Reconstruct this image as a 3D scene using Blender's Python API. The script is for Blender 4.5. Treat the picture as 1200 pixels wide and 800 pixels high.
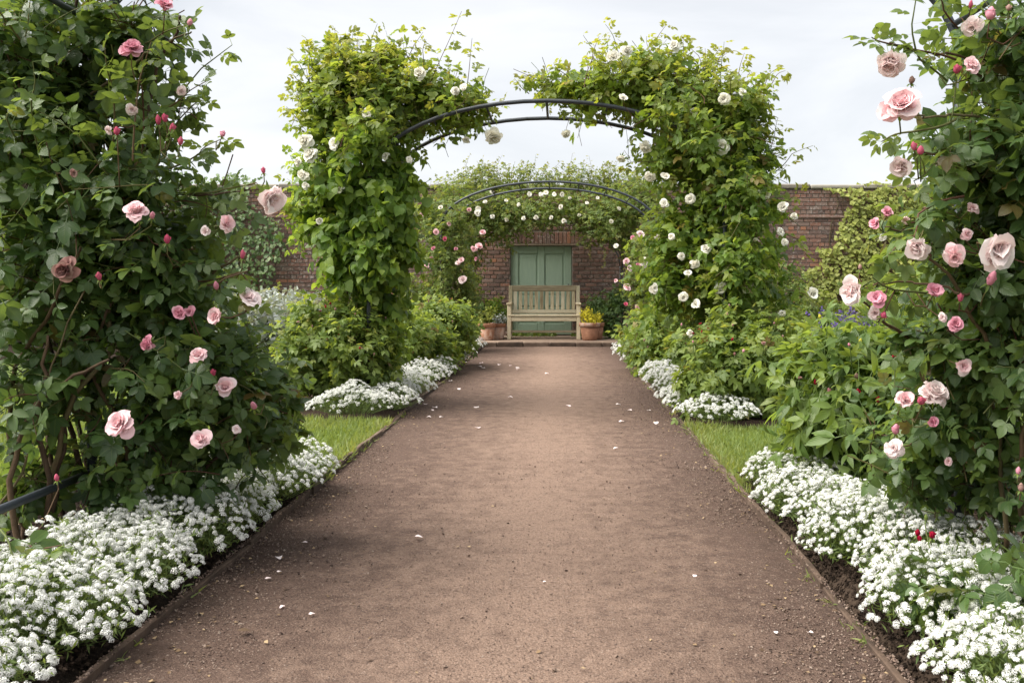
import bpy, math, random
import numpy as np
from mathutils import Vector, Matrix

for o in list(bpy.data.objects):
    bpy.data.objects.remove(o)
rng = np.random.default_rng(11)
random.seed(11)
sc = bpy.context.scene
col = sc.collection
R = math.radians

# ------------------------------------------------------------------ camera
F, CX, CY, H = 1150.0, 655.0, 331.0, 1.05     # focal length and vanishing point in photo pixels, eye height
cam_d = bpy.data.cameras.new('camera')
cam_d.sensor_width = 36.0
cam_d.lens = 36.0 * F / 1200.0
cam_d.shift_x = -(CX - 600) / 1200.0
cam_d.shift_y = -(400 - CY) / 1200.0
cam_d.clip_start = 0.05
cam_d.clip_end = 500
cam = bpy.data.objects.new('camera', cam_d)
cam.location = (0, 0, H)
cam.rotation_euler = (R(90), 0, 0)
col.objects.link(cam)
sc.camera = cam

# ------------------------------------------------------------------ light
SUN_EL, SUN_AZ = 53.0, -106.0      # azimuth from +Y towards +X
sun_vec = Vector((math.sin(R(SUN_AZ)) * math.cos(R(SUN_EL)), math.cos(R(SUN_AZ)) * math.cos(R(SUN_EL)), math.sin(R(SUN_EL))))
world = bpy.data.worlds.new('World')
sc.world = world
world.use_nodes = True
wn, wl = world.node_tree.nodes, world.node_tree.links
wn.clear()
w_out = wn.new('ShaderNodeOutputWorld')
w_bg = wn.new('ShaderNodeBackground')
w_bg.inputs['Strength'].default_value = 0.10
w_sky = wn.new('ShaderNodeTexSky')
w_sky.sky_type = 'NISHITA'
w_sky.sun_disc = False
w_sky.sun_elevation = R(SUN_EL)
w_sky.sun_rotation = R(SUN_AZ)
w_tc = wn.new('ShaderNodeTexCoord')
w_map = wn.new('ShaderNodeMapping')
w_map.inputs['Scale'].default_value = (1.0, 1.0, 3.2)
w_n = wn.new('ShaderNodeTexNoise')
w_n.inputs['Scale'].default_value = 2.1
w_n.inputs['Detail'].default_value = 7
w_n.inputs['Roughness'].default_value = 0.55
w_n.inputs['Distortion'].default_value = 0.5
w_r = wn.new('ShaderNodeValToRGB')
w_r.color_ramp.elements[0].position = 0.34
w_r.color_ramp.elements[0].color = (0.72, 0.745, 0.785, 1)
w_r.color_ramp.elements[1].position = 0.66
w_r.color_ramp.elements[1].color = (0.97, 0.975, 0.985, 1)
w_s = wn.new('ShaderNodeVectorMath')
w_s.operation = 'SCALE'
w_s.inputs['Scale'].default_value = 3.6
w_m = wn.new('ShaderNodeMix')
w_m.data_type = 'RGBA'
w_m.inputs['Factor'].default_value = 0.93
wl.new(w_tc.outputs['Generated'], w_map.inputs['Vector'])
wl.new(w_map.outputs['Vector'], w_n.inputs['Vector'])
wl.new(w_n.outputs['Fac'], w_r.inputs['Fac'])
wl.new(w_r.outputs['Color'], w_s.inputs[0])
wl.new(w_sky.outputs['Color'], w_m.inputs['A'])
wl.new(w_s.outputs['Vector'], w_m.inputs['B'])
wl.new(w_m.outputs['Result'], w_bg.inputs['Color'])
wl.new(w_bg.outputs['Background'], w_out.inputs['Surface'])

sun_d = bpy.data.lights.new('sun', 'SUN')
sun_d.energy = 3.3
sun_d.angle = R(58)
sun_d.color = (1.0, 0.95, 0.86)
sun = bpy.data.objects.new('sun', sun_d)
sun.rotation_euler = sun_vec.to_track_quat('Z', 'Y').to_euler()
sun.location = (-6, 8, 12)
col.objects.link(sun)

sc.view_settings.view_transform = 'Standard'
sc.view_settings.look = 'None'
sc.view_settings.gamma = 1
sc.view_settings.use_curve_mapping = False
sc.view_settings.exposure = 1.56
sc.render.engine = 'CYCLES'
sc.cycles.max_bounces = 8
sc.cycles.diffuse_bounces = 4
sc.cycles.glossy_bounces = 2
sc.cycles.transmission_bounces = 4

# ------------------------------------------------------------------ helpers
def P(px, py, Y):
    """a point of the garden from a photo pixel and its distance along the path"""
    return np.array([(px - CX) / F * Y, Y, H - (py - CY) / F * Y])

def unit(a):
    a = np.asarray(a, float)
    return a / np.maximum(np.linalg.norm(a, axis=-1, keepdims=True), 1e-9)

class Geo:
    """collects geometry and links it as ONE mesh object"""
    def __init__(self):
        self.V, self.L, self.T, self.R, self.Y, self.U, self.M = [], [], [], [], [], [], []
        self.n = 0
    def add(self, V, loops, totals, rnd=0.0, young=0.0, uv=None, mat=0):
        V = np.asarray(V, float).reshape(-1, 3)
        nv = len(V)
        self.V.append(V)
        self.L.append(np.asarray(loops, int) + self.n)
        self.T.append(np.asarray(totals, int))
        self.R.append(np.broadcast_to(np.asarray(rnd, float), (nv,)))
        self.Y.append(np.broadcast_to(np.asarray(young, float), (nv,)))
        self.U.append(np.full((nv, 2), 0.5) if uv is None else np.asarray(uv, float))
        m = np.broadcast_to(np.asarray(mat, int), (len(totals),))
        self.M.append(m)
        self.n += nv
    def faces(self, V, F_, **k):
        self.add(V, [i for f in F_ for i in f], [len(f) for f in F_], **k)
    def stamp(self, tp, mats, locs, rnd=None, young=None, mat=0):
        """copies of a template (V, faces, uv) at N transforms"""
        V, F_, uv = tp
        N = len(locs)
        if N == 0:
            return
        nv = len(V)
        W = np.einsum('nij,vj->nvi', mats, V) + np.asarray(locs)[:, None, :]
        lp = np.array([i for f in F_ for i in f])
        tt = np.array([len(f) for f in F_])
        L = (np.arange(N)[:, None] * nv + lp[None]).ravel()
        T = np.tile(tt, N)
        rnd = rng.random(N) if rnd is None else np.broadcast_to(rnd, (N,))
        young = np.zeros(N) if young is None else np.broadcast_to(young, (N,))
        self.add(W.reshape(-1, 3), L, T, np.repeat(rnd, nv), np.repeat(young, nv), np.tile(uv, (N, 1)), mat)
    def tube(self, pts, rad, sides=6, rnd=0.0, mat=0, cap=True):
        pts = np.asarray(pts, float)
        n = len(pts)
        rad = np.broadcast_to(np.asarray(rad, float), (n,))
        tg = unit(np.gradient(pts, axis=0))
        ref = np.array([0.0, 0, 1]) if abs(tg[0][2]) < 0.9 else np.array([1.0, 0, 0])
        rings = []
        u = unit(np.cross(tg[0], ref))
        for i in range(n):
            u = unit(u - tg[i] * np.dot(u, tg[i]))
            v = np.cross(tg[i], u)
            a = np.arange(sides) / sides * 2 * np.pi
            rings.append(pts[i] + rad[i] * (np.cos(a)[:, None] * u + np.sin(a)[:, None] * v))
        V = np.concatenate(rings)
        Fs = []
        for i in range(n - 1):
            for j in range(sides):
                k = (j + 1) % sides
                Fs.append((i * sides + j, i * sides + k, (i + 1) * sides + k, (i + 1) * sides + j))
        if cap:
            Fs.append(tuple(range(sides))[::-1])
            Fs.append(tuple(range((n - 1) * sides, n * sides)))
        self.faces(V, Fs, rnd=rnd, mat=mat)
    def box(self, lo, hi, rnd=0.0, mat=0, bevel=0.0, M=None):
        V, Fs = box_data(lo, hi, bevel)
        if M is not None:
            V = np.array([list(M @ Vector(v)) for v in V])
        self.faces(V, Fs, rnd=rnd, mat=mat)
    def lathe(self, prof, center, sides=24, rnd=0.0, mat=0, close_bottom=True):
        V, Fs = [], []
        for r, z in prof:
            for j in range(sides):
                a = 2 * np.pi * j / sides
                V.append((center[0] + r * np.cos(a), center[1] + r * np.sin(a), center[2] + z))
        for i in range(len(prof) - 1):
            for j in range(sides):
                k = (j + 1) % sides
                Fs.append((i * sides + j, i * sides + k, (i + 1) * sides + k, (i + 1) * sides + j))
        if close_bottom:
            Fs.append(tuple(range(sides))[::-1])
        self.faces(V, Fs, rnd=rnd, mat=mat)
    def mesh(self, name, mats, smooth=True):
        V = np.concatenate(self.V); L = np.concatenate(self.L); T = np.concatenate(self.T)
        me = bpy.data.meshes.new(name)
        me.vertices.add(len(V)); me.vertices.foreach_set('co', V.astype(np.float32).ravel())
        me.loops.add(len(L)); me.loops.foreach_set('vertex_index', L.astype(np.int32))
        me.polygons.add(len(T))
        st = np.concatenate([[0], np.cumsum(T)[:-1]])
        me.polygons.foreach_set('loop_start', st.astype(np.int32))
        me.polygons.foreach_set('loop_total', T.astype(np.int32))
        me.polygons.foreach_set('material_index', np.concatenate(self.M).astype(np.int32))
        me.polygons.foreach_set('use_smooth', np.full(len(T), smooth))
        me.update(calc_edges=True)
        a = me.attributes.new('rnd', 'FLOAT', 'POINT'); a.data.foreach_set('value', np.concatenate(self.R).astype(np.float32))
        a = me.attributes.new('young', 'FLOAT', 'POINT'); a.data.foreach_set('value', np.concatenate(self.Y).astype(np.float32))
        uvl = me.uv_layers.new(name='uv')
        uvl.data.foreach_set('uv', np.concatenate(self.U)[L].astype(np.float32).ravel())
        for m in (mats if isinstance(mats, (list, tuple)) else [mats]):
            me.materials.append(m)
        return me
    def build(self, name, mats, parent=None, kind=None, smooth=True):
        if self.n == 0:
            return None
        return link(name, self.mesh(name, mats, smooth), parent, kind=kind)

WM = {}
def link(name, me, parent=None, mw=None, kind=None):
    """link a mesh as an object; mw is its world matrix"""
    o = bpy.data.objects.new(name, me)
    col.objects.link(o)
    mw = Matrix.Identity(4) if mw is None else mw
    if parent is not None:
        o.parent = parent
        o.matrix_parent_inverse = Matrix.Identity(4)
        o.matrix_basis = WM[parent.name].inverted() @ mw
    else:
        o.matrix_basis = mw
    WM[o.name] = mw.copy()
    if kind:
        o['kind'] = kind
    return o

def thing(name, label, cat, loc, group=None):
    o = bpy.data.objects.new(name, None)
    col.objects.link(o)
    o.empty_display_size = 0.1
    o.location = tuple(float(x) for x in loc)
    WM[o.name] = Matrix.Translation(o.location)
    o['label'] = label; o['category'] = cat
    if group:
        o['group'] = group
    return o

def tag(o, label, cat, group=None):
    o['label'] = label; o['category'] = cat
    if group:
        o['group'] = group
    return o

def box_data(lo, hi, bevel=0.0):
    lo = np.asarray(lo, float); hi = np.asarray(hi, float)
    if bevel <= 0:
        V = [(x, y, z) for z in (lo[2], hi[2]) for y in (lo[1], hi[1]) for x in (lo[0], hi[0])]
        Fs = [(0, 2, 3, 1), (4, 5, 7, 6), (0, 1, 5, 4), (2, 6, 7, 3), (0, 4, 6, 2), (1, 3, 7, 5)]
        return np.array(V), Fs
    # chamfered box: 24 verts
    b = min(bevel, 0.45 * float((hi - lo).min()))
    V, idx = [], {}
    for sx in (0, 1):
        for sy in (0, 1):
            for sz in (0, 1):
                c = [(lo, hi)[s][i] for i, s in enumerate((sx, sy, sz))]
                s_ = [1 if s == 0 else -1 for s in (sx, sy, sz)]
                for ax in range(3):
                    p = list(c)
                    for i in range(3):
                        if i != ax:
                            p[i] += s_[i] * b
                    idx[(sx, sy, sz, ax)] = len(V); V.append(p)
    Fs = []
    for ax in range(3):
        o1, o2 = [i for i in range(3) if i != ax]
        for s in (0, 1):
            q = []
            for a, c in ((0, 0), (1, 0), (1, 1), (0, 1)):
                k = [0, 0, 0]; k[ax] = s; k[o1] = a; k[o2] = c
                q.append(idx[(*k, ax)])
            Fs.append(tuple(q))
    for ax in range(3):
        o1, o2 = [i for i in range(3) if i != ax]
        for a in (0, 1):
            for c in (0, 1):
                k0 = [0, 0, 0]; k0[o1] = a; k0[o2] = c; k1 = list(k0); k1[ax] = 1
                Fs.append((idx[(*k0, o1)], idx[(*k0, o2)], idx[(*k1, o2)], idx[(*k1, o1)]))
    for sx in (0, 1):
        for sy in (0, 1):
            for sz in (0, 1):
                Fs.append(tuple(idx[(sx, sy, sz, ax)] for ax in range(3)))
    # make all faces point outward
    V = np.array(V); c = (lo + hi) / 2
    out = []
    for f in Fs:
        p = V[list(f)]
        nrm = np.cross(p[1] - p[0], p[2] - p[0])
        out.append(f if np.dot(nrm, p.mean(0) - c) > 0 else f[::-1])
    return V, out

def vnoise(x, y, seed=0):
    """smooth value noise on arrays"""
    r = np.random.default_rng(seed)
    tab = r.random((64, 64))
    xi, yi = np.floor(x).astype(int), np.floor(y).astype(int)
    fx, fy = x - xi, y - yi
    fx, fy = fx * fx * (3 - 2 * fx), fy * fy * (3 - 2 * fy)
    g = lambda i, j: tab[i % 64, j % 64]
    return (g(xi, yi) * (1 - fx) + g(xi + 1, yi) * fx) * (1 - fy) + (g(xi, yi + 1) * (1 - fx) + g(xi + 1, yi + 1) * fx) * fy

# ------------------------------------------------------------------ materials
MAT = {}
def new_mat(name):
    m = bpy.data.materials.new(name); m.use_nodes = True
    nt = m.node_tree; nt.nodes.clear()
    out = nt.nodes.new('ShaderNodeOutputMaterial')
    MAT[name] = m
    return m, nt, out
def N(nt, t, **k):
    n = nt.nodes.new(t)
    for a, v in k.items():
        if a in n.inputs.keys():
            n.inputs[a].default_value = v
        else:
            setattr(n, a, v)
    return n
def ramp(nt, src, stops):
    n = nt.nodes.new('ShaderNodeValToRGB')
    el = n.color_ramp.elements
    while len(el) > 1:
        el.remove(el[-1])
    el[0].position = stops[0][0]; el[0].color = (*stops[0][1], 1)
    for p, c in stops[1:]:
        e = el.new(p); e.color = (*c, 1)
    nt.links.new(src, n.inputs['Fac'])
    return n.outputs['Color']
def mixc(nt, fac, a, b, mode='MIX'):
    n = nt.nodes.new('ShaderNodeMix'); n.data_type = 'RGBA'; n.blend_type = mode
    for sock, v in ((n.inputs['Factor'], fac), (n.inputs['A'], a), (n.inputs['B'], b)):
        if isinstance(v, (int, float)):
            sock.default_value = v
        elif isinstance(v, tuple):
            sock.default_value = (*v, 1) if len(v) == 3 else v
        else:
            nt.links.new(v, sock)
    return n.outputs['Result']
def mth(nt, op, a, b=None, clamp=False):
    n = nt.nodes.new('ShaderNodeMath'); n.operation = op; n.use_clamp = clamp
    for i, v in enumerate((a, b)):
        if v is None:
            continue
        if isinstance(v, (int, float)):
            n.inputs[i].default_value = v
        else:
            nt.links.new(v, n.inputs[i])
    return n.outputs[0]
def noise(nt, scale, detail=4, rough=0.55, vec=None, out='Fac'):
    n = N(nt, 'ShaderNodeTexNoise', Scale=scale, Detail=detail, Roughness=rough)
    if vec is None:
        vec = nt.nodes.new('ShaderNodeNewGeometry').outputs['Position']
    nt.links.new(vec, n.inputs['Vector'])
    return n.outputs[out]
def rnd_val(nt):
    a = N(nt, 'ShaderNodeAttribute', attribute_name='rnd')
    oi = nt.nodes.new('ShaderNodeObjectInfo')
    return mth(nt, 'FRACT', mth(nt, 'ADD', a.outputs['Fac'], oi.outputs['Random']))

def leaf_mat(name, dark, mid, light, young=(0.24, 0.20, 0.05), trans=0.38, rough=0.42, spec=0.35, odd=None):
    m, nt, out = new_mat(name)
    v = rnd_val(nt)
    stops = [(0.0, dark), (0.5, mid), (0.93, light)]
    if odd:
        stops += [(0.975, light), (0.985, odd)]
    c = ramp(nt, v, stops)
    ya = N(nt, 'ShaderNodeAttribute', attribute_name='young')
    c = mixc(nt, ya.outputs['Fac'], c, young)
    # blotchy tone over a leaf and a paler midrib
    nz = noise(nt, 9.0, 2)
    c = mixc(nt, mth(nt, 'MULTIPLY', nz, 0.5), c, mid)
    uv = N(nt, 'ShaderNodeUVMap', uv_map='uv')
    sep = nt.nodes.new('ShaderNodeSeparateXYZ'); nt.links.new(uv.outputs['UV'], sep.inputs[0])
    d = mth(nt, 'ABSOLUTE', mth(nt, 'SUBTRACT', sep.outputs['X'], 0.5))
    rib = mth(nt, 'SUBTRACT', 1.0, mth(nt, 'MULTIPLY', d, 16.0), True)
    ve = mth(nt, 'SINE', mth(nt, 'MULTIPLY', mth(nt, 'SUBTRACT', sep.outputs['Y'], mth(nt, 'MULTIPLY', d, 0.6)), 52.0))
    ribc = mixc(nt, 0.45, c, (0.16, 0.22, 0.07))
    c = mixc(nt, mth(nt, 'MULTIPLY', rib, 0.6), c, ribc)
    geo = nt.nodes.new('ShaderNodeNewGeometry')
    under = mixc(nt, 0.28, c, (0.20, 0.27, 0.13))
    c = mixc(nt, geo.outputs['Backfacing'], c, under)
    bp = N(nt, 'ShaderNodeBump', Strength=0.18, Distance=0.002)
    nt.links.new(ve, bp.inputs['Height'])
    pr = N(nt, 'ShaderNodeBsdfPrincipled', Roughness=rough)
    pr.inputs['Specular IOR Level'].default_value = spec
    nt.links.new(c, pr.inputs['Base Color']); nt.links.new(bp.outputs['Normal'], pr.inputs['Normal'])
    tr = nt.nodes.new('ShaderNodeBsdfTranslucent')
    tc = mixc(nt, 1.0, c, (2.3, 2.05, 0.8), 'MULTIPLY')
    nt.links.new(tc, tr.inputs['Color'])
    mx = N(nt, 'ShaderNodeMixShader', Fac=trans)
    nt.links.new(pr.outputs[0], mx.inputs[1]); nt.links.new(tr.outputs[0], mx.inputs[2])
    nt.links.new(mx.outputs[0], out.inputs['Surface'])
    return m

def petal_mat(name, c1, c2, trans=0.35):
    m, nt, out = new_mat(name)
    v = rnd_val(nt)
    uv = N(nt, 'ShaderNodeUVMap', uv_map='uv')
    sep = nt.nodes.new('ShaderNodeSeparateXYZ'); nt.links.new(uv.outputs['UV'], sep.inputs[0])
    base = mixc(nt, v, c1, c2)
    # petals deepen in colour towards their claw
    c = mixc(nt, mth(nt, 'POWER', mth(nt, 'SUBTRACT', 1.0, sep.outputs['Y'], True), 1.5), base, c2)
    c = mixc(nt, mth(nt, 'MULTIPLY', noise(nt, 60, 3), 0.25), c, c1)
    pr = N(nt, 'ShaderNodeBsdfPrincipled', Roughness=0.75)
    pr.inputs['Specular IOR Level'].default_value = 0.12
    nt.links.new(c, pr.inputs['Base Color'])
    bp = N(nt, 'ShaderNodeBump', Strength=0.2, Distance=0.002); nt.links.new(noise(nt, 130, 4, 0.6), bp.inputs['Height']); nt.links.new(bp.outputs['Normal'], pr.inputs['Normal'])
    tr = nt.nodes.new('ShaderNodeBsdfTranslucent'); nt.links.new(c, tr.inputs['Color'])
    mx = N(nt, 'ShaderNodeMixShader', Fac=trans)
    nt.links.new(pr.outputs[0], mx.inputs[1]); nt.links.new(tr.outputs[0], mx.inputs[2])
    nt.links.new(mx.outputs[0], out.inputs['Surface'])
    return m

def plain_mat(name, stops, rough=0.8, nscale=8.0, bump=0.0, bscale=60.0, spec=0.3, detail=5, use_rnd=0.5, metallic=0.0, stretch=None, bdist=0.01):
    m, nt, out = new_mat(name)
    g = nt.nodes.new('ShaderNodeTexCoord').outputs['Object']
    if stretch:
        mp = N(nt, 'ShaderNodeMapping', Scale=stretch); nt.links.new(g, mp.inputs['Vector']); g = mp.outputs['Vector']
    nz = noise(nt, nscale, detail, 0.6, g)
    v = rnd_val(nt)
    f = mth(nt, 'ADD', mth(nt, 'MULTIPLY', nz, 1 - use_rnd), mth(nt, 'MULTIPLY', v, use_rnd))
    c = ramp(nt, f, stops)
    pr = N(nt, 'ShaderNodeBsdfPrincipled', Roughness=rough, Metallic=metallic)
    pr.inputs['Specular IOR Level'].default_value = spec
    nt.links.new(c, pr.inputs['Base Color'])
    if bump:
        bp = N(nt, 'ShaderNodeBump', Strength=bump, Distance=bdist)
        nt.links.new(noise(nt, bscale, 5, 0.65, g), bp.inputs['Height'])
        nt.links.new(bp.outputs['Normal'], pr.inputs['Normal'])
    nt.links.new(pr.outputs[0], out.inputs['Surface'])
    return m

# path: fine red-brown gravel, sandier where feet have packed it down the middle
def path_mat():
    m, nt, out = new_mat('path_gravel')
    pos = nt.nodes.new('ShaderNodeNewGeometry').outputs['Position']
    sep = nt.nodes.new('ShaderNodeSeparateXYZ'); nt.links.new(pos, sep.inputs[0])
    fine = noise(nt, 170, 4, 0.7); mid = noise(nt, 26, 5, 0.65); big = noise(nt, 1.5, 4, 0.6); pat = noise(nt, 10.0, 5, 0.62)
    c = ramp(nt, fine, [(0.28, (0.055, 0.036, 0.029)), (0.5, (0.115, 0.076, 0.060)), (0.72, (0.20, 0.14, 0.112))])
    sand = ramp(nt, fine, [(0.25, (0.150, 0.100, 0.074)), (0.5, (0.285, 0.196, 0.150)), (0.75, (0.40, 0.295, 0.235))])
    dx = mth(nt, 'ABSOLUTE', mth(nt, 'ADD', sep.outputs['X'], 0.1))
    w = mth(nt, 'SUBTRACT', 1.25, mth(nt, 'MULTIPLY', dx, 1.5))
    w = mth(nt, 'ADD', w, mth(nt, 'MULTIPLY', mth(nt, 'SUBTRACT', big, 0.5), 0.9))
    w = mth(nt, 'ADD', w, mth(nt, 'MULTIPLY', mth(nt, 'SUBTRACT', pat, 0.5), 2.4))
    w = mth(nt, 'ADD', w, mth(nt, 'MULTIPLY', mth(nt, 'SUBTRACT', mid, 0.5), 1.3))
    w = mth(nt, 'MULTIPLY', w, 0.85, True)
    c = mixc(nt, w, c, sand)
    c = mixc(nt, mth(nt, 'MULTIPLY', mid, 0.35), c, (0.105, 0.068, 0.055))
    # dark crumbly margin against the edging
    dm = mth(nt, 'ABSOLUTE', mth(nt, 'ADD', sep.outputs['X'], 0.165))
    mar = mth(nt, 'MULTIPLY', mth(nt, 'SUBTRACT', mth(nt, 'ADD', dm, mth(nt, 'MULTIPLY', mth(nt, 'SUBTRACT', pat, 0.5), 0.9)), 0.86), 3.5, True)
    c = mixc(nt, mth(nt, 'MULTIPLY', mar, 0.75), c, ramp(nt, mid, [(0.35, (0.035, 0.024, 0.019)), (0.65, (0.10, 0.068, 0.054))]))
    vo = N(nt, 'ShaderNodeTexVoronoi', Scale=130.0); nt.links.new(pos, vo.inputs['Vector'])
    grit = noise(nt, 75, 3, 0.7)
    c = mixc(nt, mth(nt, 'MULTIPLY', mth(nt, 'SUBTRACT', grit, 0.52), 5.0, True), c, (0.07, 0.047, 0.040))
    c = mixc(nt, mth(nt, 'MULTIPLY', mth(nt, 'SUBTRACT', noise(nt, 110, 2, 0.6), 0.62), 6.0, True), c, (0.34, 0.27, 0.225))
    hgt = mth(nt, 'ADD', mth(nt, 'MULTIPLY', vo.outputs['Distance'], 0.5), mth(nt, 'ADD', fine, mth(nt, 'MULTIPLY', mid, 1.5)))
    bp = N(nt, 'ShaderNodeBump', Strength=0.9, Distance=0.009); nt.links.new(hgt, bp.inputs['Height'])
    pr = N(nt, 'ShaderNodeBsdfPrincipled', Roughness=0.95); pr.inputs['Specular IOR Level'].default_value = 0.12
    nt.links.new(c, pr.inputs['Base Color']); nt.links.new(bp.outputs['Normal'], pr.inputs['Normal'])
    nt.links.new(pr.outputs[0], out.inputs['Surface'])
    return m

def brick_mat():
    m, nt, out = new_mat('brick')
    v = rnd_val(nt)
    c = ramp(nt, v, [(0.0, (0.075, 0.050, 0.044)), (0.2, (0.15, 0.080, 0.062)), (0.4, (0.23, 0.115, 0.085)), (0.55, (0.13, 0.085, 0.072)),
                     (0.7, (0.26, 0.13, 0.09)), (0.82, (0.21, 0.155, 0.13)), (0.93, (0.20, 0.10, 0.075)), (1.0, (0.36, 0.15, 0.08))])
    g = nt.nodes.new('ShaderNodeNewGeometry').outputs['Position']
    c = mixc(nt, mth(nt, 'MULTIPLY', noise(nt, 30, 5, 0.7), 0.6), c, (0.155, 0.112, 0.096))
    # lime bloom in drifts, strongest on the high stretch of wall
    drift = mth(nt, 'MULTIPLY', mth(nt, 'SUBTRACT', noise(nt, 1.0, 3), 0.30), 3.2, True)
    spots = mth(nt, 'MULTIPLY', mth(nt, 'SUBTRACT', noise(nt, 24, 5, 0.7), 0.52), 7.0, True)
    c = mixc(nt, mth(nt, 'MULTIPLY', mth(nt, 'MULTIPLY', drift, spots), 0.8), c, (0.46, 0.42, 0.385))
    bp = N(nt, 'ShaderNodeBump', Strength=0.5, Distance=0.008); nt.links.new(noise(nt, 45, 5, 0.7), bp.inputs['Height'])
    pr = N(nt, 'ShaderNodeBsdfPrincipled', Roughness=0.92); pr.inputs['Specular IOR Level'].default_value = 0.15
    nt.links.new(c, pr.inputs['Base Color']); nt.links.new(bp.outputs['Normal'], pr.inputs['Normal'])
    nt.links.new(pr.outputs[0], out.inputs['Surface'])
    return m

M_PATH = path_mat()
M_BRICK = brick_mat()
M_MORTAR = plain_mat('mortar', [(0.3, (0.22, 0.19, 0.165)), (0.7, (0.42, 0.38, 0.33))], 0.95, 14, 0.4, 70)
M_COPING = plain_mat('coping_stone', [(0.25, (0.13, 0.115, 0.095)), (0.6, (0.24, 0.215, 0.18)), (0.85, (0.33, 0.31, 0.26))], 0.93, 6, 0.5, 40)
M_SOIL = plain_mat('soil', [(0.3, (0.016, 0.011, 0.008)), (0.55, (0.038, 0.026, 0.019)), (0.8, (0.085, 0.060, 0.044))], 0.97, 70, 1.0, 55, 0.1, bdist=0.03)
M_LAWN = plain_mat('lawn_turf', [(0.25, (0.05, 0.075, 0.02)), (0.55, (0.09, 0.125, 0.035)), (0.8, (0.16, 0.165, 0.06))], 0.95, 5, 0.6, 90, 0.1, use_rnd=0.0)
M_GROUND = plain_mat('far_ground', [(0.3, (0.05, 0.06, 0.025)), (0.7, (0.10, 0.11, 0.045))], 0.97, 1.5)
M_EDGE = plain_mat('edging_wood', [(0.3, (0.05, 0.036, 0.028)), (0.5, (0.10, 0.068, 0.05)), (0.75, (0.18, 0.13, 0.10))], 0.9, 9, 0.6, 45, 0.2, use_rnd=0.3)
M_IRON = plain_mat('painted_iron', [(0.3, (0.021, 0.026, 0.034)), (0.7, (0.042, 0.050, 0.062))], 0.48, 14, 0.15, 120, 0.45)
M_DOOR = plain_mat('door_paint', [(0.3, (0.27, 0.36, 0.275)), (0.7, (0.33, 0.425, 0.33))], 0.55, 5, 0.12, 60, 0.35, use_rnd=0.25, stretch=(6, 6, 1))
M_BENCH = plain_mat('weathered_timber', [(0.22, (0.26, 0.20, 0.125)), (0.42, (0.50, 0.42, 0.28)), (0.75, (0.68, 0.61, 0.47))], 0.85, 5, 0.35, 40, 0.2, use_rnd=0.45, stretch=(7, 7, 1.2))
M_BENCHH = plain_mat('weathered_timber_rail', [(0.22, (0.27, 0.215, 0.14)), (0.5, (0.48, 0.41, 0.285)), (0.8, (0.62, 0.56, 0.43))], 0.85, 5, 0.35, 40, 0.2, use_rnd=0.4, stretch=(1.2, 7, 7))
M_POT = plain_mat('terracotta', [(0.3, (0.22, 0.105, 0.065)), (0.5, (0.34, 0.17, 0.105)), (0.66, (0.50, 0.36, 0.29))], 0.88, 11, 0.2, 60, 0.2, use_rnd=0.25)
M_TERR = plain_mat('terrace_brick_paving', [(0.3, (0.12, 0.075, 0.055)), (0.55, (0.20, 0.135, 0.10)), (0.8, (0.27, 0.20, 0.155))], 0.95, 12, 0.5, 60, 0.15)
M_CANE = plain_mat('rose_cane', [(0.3, (0.055, 0.032, 0.02)), (0.6, (0.11, 0.07, 0.04)), (0.85, (0.12, 0.115, 0.05))], 0.75, 14, 0.4, 70)
M_TWIG = plain_mat('rose_twig', [(0.25, (0.10, 0.045, 0.03)), (0.6, (0.11, 0.10, 0.035)), (0.85, (0.10, 0.13, 0.04))], 0.7, 5, use_rnd=0.8)
M_GSTEM = plain_mat('green_stem', [(0.3, (0.06, 0.10, 0.025)), (0.7, (0.11, 0.15, 0.045))], 0.7, 6, use_rnd=0.7)
M_STONE = plain_mat('gravel_stone', [(0.15, (0.07, 0.048, 0.04)), (0.4, (0.14, 0.095, 0.075)), (0.75, (0.19, 0.135, 0.105)), (0.96, (0.28, 0.22, 0.18))], 0.92, 20, use_rnd=0.9)
M_LITTER = plain_mat('leaf_litter', [(0.2, (0.08, 0.05, 0.03)), (0.5, (0.19, 0.125, 0.07)), (0.8, (0.33, 0.24, 0.14))], 0.85, 20, use_rnd=0.9)
M_BOARD = plain_mat('old_board', [(0.3, (0.16, 0.12, 0.085)), (0.7, (0.30, 0.25, 0.19))], 0.9, 5, 0.3, 40, stretch=(1, 7, 7))

L_ROSE = leaf_mat('leaf_dark_rose', (0.034, 0.068, 0.024), (0.066, 0.122, 0.038), (0.115, 0.182, 0.050), (0.17, 0.22, 0.05), 0.38, 0.36, 0.5, odd=(0.15, 0.085, 0.04))
L_WHITE = leaf_mat('leaf_white_rose', (0.070, 0.130, 0.026), (0.128, 0.215, 0.038), (0.230, 0.310, 0.056), (0.27, 0.245, 0.06), 0.46, 0.42, 0.4, odd=(0.22, 0.13, 0.04))
L_VINE = leaf_mat('leaf_vine', (0.070, 0.130, 0.026), (0.119, 0.208, 0.038), (0.231, 0.312, 0.050), (0.22, 0.27, 0.05), 0.5, 0.42, 0.35)
L_SHRUB = leaf_mat('leaf_shrub', (0.074, 0.120, 0.028), (0.128, 0.192, 0.042), (0.205, 0.265, 0.060), (0.29, 0.28, 0.08), 0.42, 0.45, 0.35, odd=(0.22, 0.12, 0.06))
L_PEONY = leaf_mat('leaf_peony', (0.058, 0.104, 0.026), (0.100, 0.168, 0.040), (0.165, 0.235, 0.054), (0.28, 0.30, 0.07), 0.42, 0.38, 0.42)
L_FAR = leaf_mat('leaf_far_rose', (0.060, 0.100, 0.026), (0.108, 0.162, 0.040), (0.185, 0.235, 0.060), (0.30, 0.25, 0.09), 0.36, 0.5, 0.3)
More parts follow.
